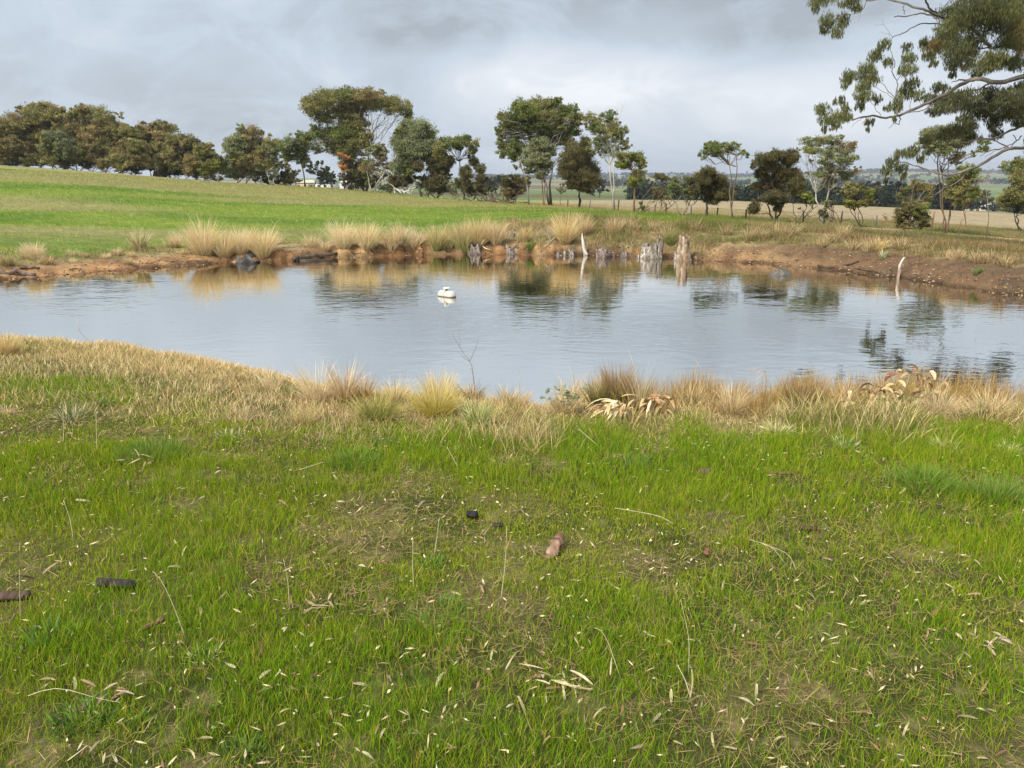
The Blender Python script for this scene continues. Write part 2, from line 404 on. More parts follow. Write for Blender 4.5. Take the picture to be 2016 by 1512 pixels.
# ------------------------------------------------------------------ terrain
def terrain_colour(X, Y):
    """albedo of the ground itself: soil, thatch, pasture, dry field, track"""
    a, r = azr(X, Y)
    rs = np.interp(a, AZ, RS); rc = np.interp(a, AZ, RC)
    n1 = fbm(X, Y, 0.35, 4, 3); n2 = fbm(X, Y, 2.2, 4, 4); n3 = fbm(X, Y, 9.0, 3, 6)
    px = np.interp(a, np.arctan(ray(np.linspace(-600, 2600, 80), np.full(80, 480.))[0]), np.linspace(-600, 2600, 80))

    def c3(*c): return np.array(c, float)
    def mix(A, B, t): return A * (1 - t[..., None]) + B * t[..., None]
    Cg = mix(np.ones(X.shape + (3,)) * c3(.065, .080, .020), c3(.13, .115, .05), sst(.42, .72, n2))      # near lawn soil+moss
    Cg = mix(Cg, c3(.27, .215, .11), sst(.60, .85, n3) * .7)
    straw = c3(.30, .22, .10)
    C = mix(Cg, straw, sst(-.3, .3, r - rc * 0.86) * .8)
    C = mix(C, c3(.13, .10, .06), sst(0.5, 1.6, r - rc))
    C = mix(C, c3(.10, .085, .06), sst(2.6, 3.3, r - rc))             # wet edge
    dr = r - rs + (n2 - .5) * .5
    # far bank soil
    soil = mix(np.ones(X.shape + (3,)) * c3(.36, .195, .085), c3(.38, .25, .12), sst(.35, .7, fbm(X, Y, .8, 3, 12)))
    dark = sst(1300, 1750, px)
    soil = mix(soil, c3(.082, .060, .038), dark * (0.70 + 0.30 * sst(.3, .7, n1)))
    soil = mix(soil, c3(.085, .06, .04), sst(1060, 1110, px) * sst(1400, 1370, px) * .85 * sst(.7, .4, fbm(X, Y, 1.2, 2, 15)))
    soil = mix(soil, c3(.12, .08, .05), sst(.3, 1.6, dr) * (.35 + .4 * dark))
    soil = mix(soil, c3(.15, .09, .05), sst(.45, .65, fbm(X, Y, 2.1, 3, 14)) * .75)
    sw = np.interp(px, [-300, 0, 300, 450, 900, 1100, 1380, 1420, 1600, 2016], [1.5, 1.5, 1.3, .7, .5, .4, .5, 1.2, 1.9, 2.1])
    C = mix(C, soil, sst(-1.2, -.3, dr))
    C = mix(C, soil * c3(.45, .45, .45), sst(-.5, -.05, dr) * sst(.30, .05, dr))   # damp soil at the waterline
    thatch = mix(np.ones(X.shape + (3,)) * c3(.15, .125, .055), c3(.28, .22, .11), sst(.35, .7, n2))
    C = mix(C, thatch, sst(sw - .2, sw + .4, dr))
    # green pasture on the left, thinning to dry grass on the right
    gE = np.interp(px, [-300, 0, 300, 560, 900, 1040, 1300, 1500, 1600], [2.2, 2.2, 2.2, 3, 3.4, 3.9, 4.6, 5.5, 6])
    green = mix(np.ones(X.shape + (3,)) * c3(.145, .205, .026), c3(.085, .155, .014), sst(.35, .65, fbm(X * .5, Y, .22, 4, 21)))
    green = mix(green, c3(.25, .22, .10), sst(.50, .68, fbm(X * .25, Y, .10, 3, 22) + .15 * sst(48, 75, r) - .05) * .75)
    green = mix(green, c3(.30, .25, .12), sst(.60, .8, n3) * .35)
    C = mix(C, green, sst(gE - .6, gE + 1.2, dr) * sst(1650, 1380, px + (n1 - .5) * 200))
    # behind the bank on the right: rough grass, a dirt track, then a bleached field
    rough = mix(np.ones(X.shape + (3,)) * c3(.22, .18, .09), c3(.13, .15, .05), sst(.4, .65, n1))
    C = mix(C, rough, sst(4.2, 5.5, dr) * sst(1380, 1560, px + (n1 - .5) * 160))
    D = Y
    track = np.interp(px, [1500, 1640, 1760, 1850, 2016, 2300], [52, 50, 48, 46.5, 44, 40])
    tw = sst(2.9, 2.1, np.abs(D - track) + (n2 - .5)) * sst(1560, 1700, px)
    C = mix(C, c3(.47, .32, .17), tw)
    fieldc = mix(np.ones(X.shape + (3,)) * c3(.31, .245, .15), c3(.25, .21, .12), sst(.35, .7, n1))
    fs = np.interp(px, [900, 1100, 1300, 1640, 1850, 2016], [80, 70, 78, 84, 84, 78])
    C = mix(C, fieldc, sst(-3, 4, D - fs) * sst(1000, 1100, px))
    # beyond: green and bleached paddocks, paler hills
    far = mix(np.ones(X.shape + (3,)) * c3(.10, .15, .05), c3(.20, .19, .09), sst(.42, .60, fbm(X, Y, .004, 3, 25)))
    far = mix(far, c3(.11, .075, .045), sst(.62, .68, fbm(X, Y, .003, 2, 28)) * .8)
    C = mix(C, far, sst(165, 185, D))
    return np.clip(C * (0.86 + 0.28 * n3)[..., None], 0.01, .8)


def build_terrain():
    X = np.sin(AZ)[:, None] * RR; Y = np.cos(AZ)[:, None] * RR
    V = np.stack([X, Y, TH], -1).reshape(-1, 3)
    C = terrain_colour(X, Y).reshape(-1, 3)
    na = len(AZ) - 1      # AZ ends at pi = start; wrap
    i = np.arange(na)[:, None]; j = np.arange(NR - 1)[None]; i2 = i + 1
    q = np.stack([i * NR + j, i2 * NR + j, i2 * NR + j + 1, i * NR + j + 1], -1).reshape(-1, 4)
    q = q[:, ::-1]
    mb = MB(); mb.add(V, None, q, C)
    c = len(V); mb.add([[0, 0, TH[:, 0].mean()]], None, None, [.1, .1, .04])
    mb.t.append(np.stack([np.full(na, c), np.arange(na) * NR, (np.arange(na) + 1) * NR], -1)[:, [0, 2, 1]])
    m = mat('ground_earth', 0.9, 0.1)
    nt = m.node_tree; N = nt.nodes; L = nt.links; bs = N['Principled BSDF']
    tc = N.new('ShaderNodeTexCoord')
    base = bs.inputs['Base Color'].links[0].from_socket
    nz = N.new('ShaderNodeTexNoise'); nz.inputs['Scale'].default_value = 28; nz.inputs['Detail'].default_value = 8; nz.inputs['Roughness'].default_value = .7
    L.new(tc.outputs['Object'], nz.inputs['Vector'])
    nb = N.new('ShaderNodeTexNoise'); nb.inputs['Scale'].default_value = 2.2; nb.inputs['Detail'].default_value = 9; nb.inputs['Roughness'].default_value = .7
    mp = N.new('ShaderNodeMapping'); mp.inputs['Scale'].default_value = (.35, 1, 1); L.new(tc.outputs['Object'], mp.inputs[0]); L.new(mp.outputs[0], nb.inputs['Vector'])
    ad = N.new('ShaderNodeMath'); ad.operation = 'ADD'; L.new(nz.outputs['Fac'], ad.inputs[0]); L.new(nb.outputs['Fac'], ad.inputs[1])
    mr = N.new('ShaderNodeMapRange'); mr.inputs[1].default_value = .75; mr.inputs[2].default_value = 1.25; mr.inputs[3].default_value = .6; mr.inputs[4].default_value = 1.4
    L.new(ad.outputs[0], mr.inputs[0])
    sc = N.new('ShaderNodeVectorMath'); sc.operation = 'SCALE'; L.new(base, sc.inputs[0]); L.new(mr.outputs[0], sc.inputs['Scale']); L.new(sc.outputs[0], bs.inputs['Base Color'])
    bp = N.new('ShaderNodeBump'); bp.inputs['Distance'].default_value = 0.03; L.new(ad.outputs[0], bp.inputs['Height']); L.new(bp.outputs[0], bs.inputs['Normal'])
    o = mb.build('ground', m); tag(o, None, None, None, 'structure')


build_terrain()


def build_water():
    sel = np.abs(AZ) < 1.30; A = AZ[sel]; r0 = RC[sel] + 2.4; r1 = RS[sel] + 0.8
    n = 30; t = np.linspace(0, 1, n)[None]
    r = r0[:, None] * (1 - t) + r1[:, None] * t
    V = np.stack([np.sin(A)[:, None] * r, np.cos(A)[:, None] * r, 0 * r], -1).reshape(-1, 3)
    i = np.arange(len(A) - 1)[:, None] * n; j = np.arange(n - 1)[None]
    q = np.stack([i + j, i + j + 1, i + n + j + 1, i + n + j], -1).reshape(-1, 4)
    mb = MB(); mb.add(V, None, q)
    m = bpy.data.materials.new('pond_water'); m.use_nodes = True; nt = m.node_tree; N = nt.nodes; L = nt.links; bs = N['Principled BSDF']
    bs.inputs['Base Color'].default_value = (.082, .094, .096, 1); bs.inputs['Roughness'].default_value = .015
    bs.inputs['IOR'].default_value = 1.95; bs.inputs['Specular IOR Level'].default_value = .62
    tc = N.new('ShaderNodeTexCoord')

    def nz(scale, sx, sy, det, rot=0.0):
        mp = N.new('ShaderNodeMapping'); mp.inputs['Scale'].default_value = (sx, sy, 1); mp.inputs['Rotation'].default_value = (0, 0, rot)
        L.new(tc.outputs['Object'], mp.inputs[0])
        n_ = N.new('ShaderNodeTexNoise'); n_.inputs['Scale'].default_value = scale; n_.inputs['Detail'].default_value = det
        n_.inputs['Distortion'].default_value = .3
        L.new(mp.outputs[0], n_.inputs['Vector']); return n_.outputs['Fac']
    fine = nz(5.5, .55, 1.0, 3, .25); big = nz(1.6, .6, 1, 2, -.2); patch = nz(.12, 1, 1.6, 3)
    mr = N.new('ShaderNodeMapRange'); mr.inputs[1].default_value = .38; mr.inputs[2].default_value = .66; mr.inputs[3].default_value = .25; mr.inputs[4].default_value = 1.0
    L.new(patch, mr.inputs[0])
    mu = N.new('ShaderNodeMath'); mu.operation = 'MULTIPLY'; L.new(fine, mu.inputs[0]); L.new(mr.outputs[0], mu.inputs[1])
    ma = N.new('ShaderNodeMath'); ma.operation = 'MULTIPLY_ADD'; L.new(big, ma.inputs[0]); ma.inputs[1].default_value = .9; L.new(mu.outputs[0], ma.inputs[2])
    bp = N.new('ShaderNodeBump'); bp.inputs['Strength'].default_value = 1; bp.inputs['Distance'].default_value = .0062
    L.new(ma.outputs[0], bp.inputs['Height'])
    # turbid water under a strongly reflecting surface
    gl = N.new('ShaderNodeBsdfGlossy'); gl.inputs['Color'].default_value = (.86, .85, .82, 1); gl.inputs['Roughness'].default_value = .012
    df = N.new('ShaderNodeBsdfDiffuse'); df.inputs['Color'].default_value = (.105, .105, .085, 1)
    fr = N.new('ShaderNodeFresnel'); fr.inputs['IOR'].default_value = 1.333
    for q in (gl, fr): L.new(bp.outputs[0], q.inputs['Normal'])
    mf = N.new('ShaderNodeMath'); mf.operation = 'MULTIPLY_ADD'; mf.use_clamp = True; mf.inputs[1].default_value = .85; mf.inputs[2].default_value = .27; L.new(fr.outputs[0], mf.inputs[0])
    mxs = N.new('ShaderNodeMixShader'); L.new(mf.outputs[0], mxs.inputs[0]); L.new(df.outputs[0], mxs.inputs[1]); L.new(gl.outputs[0], mxs.inputs[2])
    L.new(mxs.outputs[0], N['Material Output'].inputs['Surface']); N.remove(bs)
    o = mb.build('pond_water', m); tag(o, None, None, None, 'structure')


build_water()


# ------------------------------------------------------------------ grass as ground cover
def wedge(n, a0, a1, r0, r1, dens=None):
    a = rng.uniform(a0, a1, n); r = np.sqrt(rng.uniform(r0 * r0, r1 * r1, n))
    if dens is not None:
        k = rng.random(n) < dens(r, a); a, r = a[k], r[k]
    return np.sin(a) * r, np.cos(a) * r, a, r


def jitter(c, n, amt=.25, hue=.08):
    c = np.ones((n, 3)) * np.asarray(c, float)
    return np.clip(c * (1 + amt * (rng.random((n, 1)) * 2 - 1)) * (1 + hue * (rng.random((n, 3)) * 2 - 1)), 0.005, .9)


def lawn():
    # short green grass from the camera to the rough edge
    x, y, a, r = wedge(1050000, -.78, .78, 1.25, 8.2, lambda r, a: np.interp(r, [1.2, 2.4, 4, 6, 8.2], [1, .95, .60, .42, .35]))
    rc = np.interp(a, AZ, RC)
    e0 = np.interp(a, [-.6, -.3, -.1, .1, .6], [.66, .72, .83, .84, .82])
    q = r / rc + (fbm(x, y, 1.6, 3, 71) - .5) * .16
    bare = fbm(x, y, 1.3, 4, 73); bare2 = fbm(x, y, 5.0, 3, 74)
    keep = rng.random(len(x)) < (1 - .72 * sst(.41, .66, bare * .45 + bare2 * .55 + .05 * sst(3.2, 1.8, r))) * sst(e0 + .10, e0 - .02, q)
    x, y, a, r, rc = x[keep], y[keep], a[keep], r[keep], rc[keep]
    n = len(x); lush = sst(.45, .70, fbm(x, y, .8, 3, 75) + .22 * sst(3.6, 4.4, r) + .1 * sst(.0, .5, a))
    h = (.020 + .036 * lush) * (.55 + .9 * rng.random(n)) * np.interp(r, [1.2, 2.5, 5], [.95, 1, 1.15])
    w = np.interp(r, [1.2, 3, 6, 8], [.0016, .0022, .0036, .005]) * (.7 + .6 * rng.random(n))
    g = rng.random(n)[:, None]
    hue = fbm(x, y, .55, 3, 77)[:, None]
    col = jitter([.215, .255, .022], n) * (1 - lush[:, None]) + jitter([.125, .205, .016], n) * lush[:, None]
    col = col * (1 - .35 * sst(.45, .7, hue)) + np.array([.20, .22, .03]) * .35 * sst(.45, .7, hue)
    dry = (rng.random(n) < .17); col[dry] = jitter([.30, .25, .09], dry.sum())
    z = height(x, y) - .004
    mb = MB(); near = r < 3.6
    for s_, sg in ((near, 3), (~near, 2)):
        k = np.where(s_)[0]
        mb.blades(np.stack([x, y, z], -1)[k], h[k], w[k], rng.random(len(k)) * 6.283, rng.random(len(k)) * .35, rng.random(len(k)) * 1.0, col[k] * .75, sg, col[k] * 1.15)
    o = mb.build('lawn_grass', M_GRASS); tag(o, 'short bright green grass covering the near bank', 'grass', None, 'stuff')
    print('lawn', n)
    # dead thatch lying between the blades
    x, y, a, r = wedge(210000, -.76, .76, 1.25, 7.6, lambda r, a: np.interp(r, [1.2, 3, 7.6], [1, .7, .30]))
    b = fbm(x, y, 1.3, 4, 73) * .65 + fbm(x, y, 5.0, 3, 74) * .35
    keep = rng.random(len(x)) < (.18 + .68 * sst(.46, .62, b)); x, y, r = x[keep], y[keep], r[keep]; n = len(x)
    h = .03 + .06 * rng.random(n); col = jitter([.36, .28, .14], n, .35)
    br = rng.random(n) < .3; col[br] = jitter([.16, .10, .06], br.sum())
    mb = MB(); mb.blades(np.stack([x, y, height(x, y) + .002 + .012 * rng.random(n)], -1), h, np.interp(r, [1.2, 6], [.0018, .004]), rng.random(n) * 6.283, 1.0 + .5 * rng.random(n), .5 * rng.random(n), col, 2)
    o = mb.build('dead_thatch', M_DRY); tag(o, 'flattened straw coloured thatch lying between the green blades', 'thatch', None, 'stuff'); print('thatch', n)


def rough_edge():
    # straw coloured grass mat along the near crest and down to the water
    x, y, a, r = wedge(330000, -.76, .76, 3.8, 12.5)
    rc = np.interp(a, AZ, RC)
    e0 = np.interp(a, [-.6, -.3, -.1, .1, .6], [.66, .72, .83, .84, .82])
    q = r / rc + (fbm(x, y, 1.6, 3, 71) - .5) * .16
    u = r - rc
    dens = sst(e0 - .06, e0 + .06, q) * sst(3.4, 2.8, u) * np.where(u > .8, .45, 1)
    keep = rng.random(len(x)) < dens * .8
    x, y, a, r, rc, u = [k[keep] for k in (x, y, a, r, rc, u)]; n = len(x)
    left = sst(.02, -.16, a)
    cl = fbm(x, y, 1.9, 3, 81); cl2 = fbm(x, y, .8, 3, 83)
    h = (.05 + .05 * cl) * left + (1 - left) * (.05 + .22 * sst(.40, .8, cl)) 
    h = h * (.6 + .8 * rng.random(n)) * np.where(u > .6, 1.2, 1)
    gold = jitter([.62, .49, .25], n, .3); brown = jitter([.44, .31, .17], n, .35); grn = jitter([.20, .23, .06], n, .3); pale = jitter([.70, .61, .40], n, .2)
    rush = jitter([.38, .27, .11], n, .4)
    m = rng.random(n)
    gr_amt = np.where(u < -.2, .35 + .45 * sst(.45, .7, cl2), .10)
    col = np.where((m < .5)[:, None], gold, np.where((m < .72)[:, None], brown, pale))
    col = np.where((rng.random(n) < gr_amt * (1 - .35 * left))[:, None], grn, col)
    right = sst(.08, .2, a) * sst(-.3, .3, u)
    isr = rng.random(n) < right * .6; col[isr] = rush[isr]
    h = np.where(isr, .15 + .2 * rng.random(n) * (.5 + cl), h)
    phi = rng.random(n) * 6.283; tilt = .15 + .55 * rng.random(n) ** 1.5; tilt[isr] *= .35
    bend = rng.random(n) * 1.1; bend[isr] *= .3
    w = np.interp(r, [3.5, 6, 10], [.0028, .0042, .006])
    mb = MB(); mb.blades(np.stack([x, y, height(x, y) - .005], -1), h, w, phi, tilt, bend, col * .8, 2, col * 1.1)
    o = mb.build('rough_dry_grass', M_DRY); tag(o, 'golden and brown dry grass mat fringing the near shore', 'dry grass', None, 'stuff'); print('rough', n)


def far_bank_grass():
    x, y, a, r = wedge(900000, -.72, .72, 17, 46)
    rs = np.interp(a, AZ, RS); px = np.interp(a, np.arctan(ray(np.linspace(-600, 2600, 80), np.full(80, 480.))[0]), np.linspace(-600, 2600, 80))
    dr = r - rs
    sw = np.interp(px, [-300, 0, 300, 450, 900, 1100, 1380, 1420, 1600, 2016], [1.5, 1.5, 1.3, .8, .5, .3, .4, 1.2, 1.8, 2.0])
    gE = np.interp(px, [-300, 0, 560, 900, 1040, 1300, 1500, 1600, 2016], [2.6, 2.6, 3.2, 3.6, 4.2, 5.2, 6.5, 8, 8])
    n1 = fbm(x, y, .7, 3, 91)
    keep = (dr > sw + (n1 - .5) * 2.2 + (fbm(x, y, 2.5, 2, 97) - .5) * 1.2) & (dr < gE + 1.2 + (n1 - .5) * 2) & (rng.random(len(x)) < np.where(px > 980, .55, .30) * sst(.25, .5, n1 + .12))
    x, y, r, px, dr, n1, sw = [k[keep] for k in (x, y, r, px, dr, n1, sw)]; n = len(x)
    c = jitter([.38, .28, .14], n, .3); g = jitter([.15, .17, .05], n, .3); br = jitter([.17, .12, .07], n, .35); p = jitter([.52, .44, .27], n, .25)
    m = rng.random(n)
    dk = np.interp(px, [900, 1150, 1450], [0, .18, .36]); col = np.where((m < .4)[:, None], c, np.where((m < .62 + dk)[:, None], br, p))
    gw = np.where((px > 1150) & (px < 1500), .45, .22) * sst(.4, .65, fbm(x, y, .45, 3, 93)) * 2
    col = np.where((rng.random(n) < gw)[:, None], g, col)
    h = np.where(px > 980, .12 + .30 * sst(.35, .75, n1), .05 + .13 * sst(.4, .8, n1)) * (.6 + .8 * rng.random(n)) * np.interp(px, [1350, 1650], [1, .58])
    mb = MB(); mb.blades(np.stack([x, y, height(x, y) - .01], -1), h, .012, rng.random(n) * 6.283, .1 + .6 * rng.random(n) ** 1.5, rng.random(n) * .7, col * .8, 2, col * 1.1)
    # dead grass and fine roots hanging over the lip of the bare soil
    xx, yy, aa, rr2 = wedge(260000, -.64, .64, 17, 46); rs2 = np.interp(aa, AZ, RS); px2 = np.interp(aa, np.arctan(ray(np.linspace(-600, 2600, 80), np.full(80, 480.))[0]), np.linspace(-600, 2600, 80))
    sw2 = np.interp(px2, [-300, 0, 300, 450, 900, 1100, 1380, 1420, 1600, 2016], [1.5, 1.5, 1.3, .8, .5, .3, .4, 1.2, 1.8, 2.0]); d2 = rr2 - rs2 - sw2
    k = (d2 > -.75) & (d2 < .7) & (rng.random(len(xx)) < sst(.42, .6, fbm(xx, yy, 1.4, 3, 99)) * np.interp(px2, [0, 600, 1050, 1350], [.3, .45, .8, 1])); xx, yy, aa = xx[k], yy[k], aa[k]; n2 = len(xx)
    cc = np.where((rng.random(n2) < .5)[:, None], jitter([.15, .10, .06], n2, .4), jitter([.33, .25, .13], n2, .4))
    mb.blades(np.stack([xx, yy, height(xx, yy) + .02], -1), .10 + .16 * rng.random(n2), .012, -math.pi / 2 + rng.normal(size=n2) * .8, 1.0 + .7 * rng.random(n2), .4 + .5 * rng.random(n2), cc, 2)
    o = mb.build('far_bank_grass', M_DRY); tag(o, 'brown and tan rough grass over the far bank of the pond', 'dry grass', None, 'stuff'); print('farbank', n)
    # green pasture blades behind it
    x, y, a, r = wedge(420000, -.72, .35, 26, 112, lambda r, a: np.interp(r, [26, 45, 112], [1, .55, .28]))
    rs = np.interp(a, AZ, RS); px = np.interp(a, np.arctan(ray(np.linspace(-600, 2600, 80), np.full(80, 480.))[0]), np.linspace(-600, 2600, 80))
    gE = np.interp(px, [-300, 0, 560, 900, 1040, 1300, 1500, 1600], [1.9, 1.9, 2.6, 3.4, 3.9, 4.9, 6, 6.5])
    dist = r - rs
    keep = (dist > gE) & (px < 1560); x, y, r, px = [k[keep] for k in (x, y, r, px)]; n = len(x)
    base = terrain_colour(x, y)
    col = base * (1.0 + .45 * (rng.random((n, 1)) - .3)); dry = rng.random(n) < .10 + .12 * sst(40, 26, r); col[dry] = jitter([.42, .38, .20], dry.sum())
    h = np.interp(r, [26, 110], [.09, .13]) * (.5 + rng.random(n)); h[dry] *= 1.7
    mb = MB(); mb.blades(np.stack([x, y, height(x, y) - .01], -1), h, np.interp(r, [26, 110], [.014, .05]), math.pi + (rng.random(n) - .5) * 1.6, .2 + .5 * rng.random(n), rng.random(n) * .6, col * .8, 1, col * 1.12)
    o = mb.build('pasture_grass', M_PASTURE); tag(o, 'lush green pasture rising behind the pond on the left', 'pasture', None, 'stuff'); print('pasture', n)
    # rough grass behind the bank on the right
    x, y, a, r = wedge(420000, .12, .72, 25, 98)
    rs = np.interp(a, AZ, RS); px = np.interp(a, np.arctan(ray(np.linspace(-600, 2600, 80), np.full(80, 480.))[0]), np.linspace(-600, 2600, 80))
    tr = np.interp(px, [1500, 1640, 1760, 1850, 2016, 2300], [52, 50, 48, 46.5, 44, 40])
    n1 = fbm(x, y, .5, 3, 95)
    keep = (r - rs > 6) & (px > 1250) & ((np.abs(y - tr) > 2.8) | (px < 1620)) & (rng.random(len(x)) < .75 * sst(.3, .6, n1 + .08)); x, y, r, n1 = [k[keep] for k in (x, y, r, n1)]; n = len(x)
    base = terrain_colour(x, y); col = base * (1.1 + .5 * (rng.random((n, 1)) - .4))
    h = (.10 + .25 * sst(.45, .8, n1)) * (.5 + rng.random(n))
    mb = MB(); mb.blades(np.stack([x, y, height(x, y) - .01], -1), h, .02, rng.random(n) * 6.283, .1 + .5 * rng.random(n), rng.random(n) * .6, col * .8, 1, col * 1.15)
    o = mb.build('verge_grass', M_DRY); tag(o, 'sparse tan grass either side of the dirt track', 'dry grass', None, 'stuff'); print('verge', n)


lawn(); rough_edge(); far_bank_grass()


# ------------------------------------------------------------------ trees
LEAFC = dict(
    olive=([.21, .19, .075], [.12, .125, .052]), brown=([.23, .18, .085], [.14, .12, .055]), grey=([.19, .20, .10], [.11, .13, .075]),
    green=([.14, .155, .045], [.075, .10, .035]), dark=([.13, .12, .05], [.075, .075, .034]), sheoak=([.12, .105, .045], [.058, .056, .028]),
    lime=([.18, .19, .04], [.10, .12, .035]), dead=([.42, .22, .10], [.30, .15, .07]), pink=([.22, .155, .085], [.15, .12, .06]), blue=([.026, .034, .026], [.017, .023, .019]))
BARKC = dict(pale=[.46, .41, .35], white=[.48, .45, .39], brown=[.17, .12, .08], dark=[.07, .055, .045], red=[.26, .14, .09], grey=[.30, .27, .24])


def unit(n):
    v = rng.normal(size=(n, 3)); return v / np.linalg.norm(v, axis=1)[:, None]


def foliage(mb, c, rad, nl, ck, L, Wd, droop=.8, tri=True, per=42, sub=.34, up=.35, hang=None):
    """leaves gathered in small clumps spread through an ellipsoid"""
    c = np.asarray(c, float); rad = np.asarray(rad, float)
    m = max(3, int(nl / per)); u = unit(m); u[:, 2] = u[:, 2] * .85 + up * rng.random(m)
    p = c + u * rad * (rng.random((m, 1)) ** .45)
    rs = sub * rad * (.6 + .7 * rng.random((m, 1)))
    A, B = [np.array(q) for q in LEAFC[ck]]
    cc = A + (B - A) * rng.random((m, 1)); cc = cc * (.68 + .64 * rng.random((m, 1)))
    if hang: rs = rs * np.array([1 / hang, 1 / hang, hang])
    idx = rng.integers(0, m, nl); w = unit(nl); w[:, 2] = np.where(w[:, 2] < -.25, w[:, 2] * .35, w[:, 2])
    pos = p[idx] + w * rs[idx] * (rng.random((nl, 1)) ** .5)
    d = unit(nl) * (1 - droop * .55); d[:, 2] -= droop; d /= np.linalg.norm(d, axis=1)[:, None]
    n = np.cross(d, unit(nl)); n /= np.linalg.norm(n, axis=1)[:, None] + 1e-9
    col = cc[idx] * (.75 + .5 * rng.random((nl, 1)))
    mb.leaves(pos, d, n, L * (.6 + .8 * rng.random(nl)), Wd * (.7 + .6 * rng.random(nl)), col, tri)
    return p


def bend_path(a, b, n=5, wob=.10, sag=0.0):
    a, b = np.asarray(a, float), np.asarray(b, float); t = np.linspace(0, 1, n)[:, None]; L = np.linalg.norm(b - a)
    P = a + (b - a) * t; o = rng.normal(size=(n, 3)) * wob * L; o[0] = o[-1] = 0
    P += o * np.sin(t * math.pi); P[:, 2] += sag * L * np.sin(t[:, 0] * math.pi); return P


def auto_lobes(x0, x1, y0, y1, n, shape='dome'):
    L = []; w, h = x1 - x0, y1 - y0; cx = (x0 + x1) / 2; k = 0
    while len(L) < n and k < 900:
        k += 1
        t = rng.random(); y = y0 + h * (.10 + .80 * t)
        if shape == 'dome': hw = .5 * w * math.sqrt(max(0, 1 - (1 - t * 1.15) ** 2)) * (1 if t < .75 else .9)
        elif shape == 'cone': hw = .5 * w * min(1, .25 + t * .95)
        elif shape == 'umbrella': y = y0 + h * (.12 + .5 * t * t); hw = .5 * w * min(1, .5 + t)
        else: hw = .5 * w * (.8 - .35 * abs(t - .45))
        x = cx + hw * .84 * (rng.random() * 2 - 1)
        r = (.15 + .08 * rng.random()) * (w + h) * .5
        if all(math.hypot((x - q[0]), (y - q[1])) > .40 * (r + q[2]) for q in L): L.append((x, min(y, y1 - r * .3), r, r * .74))
    return L


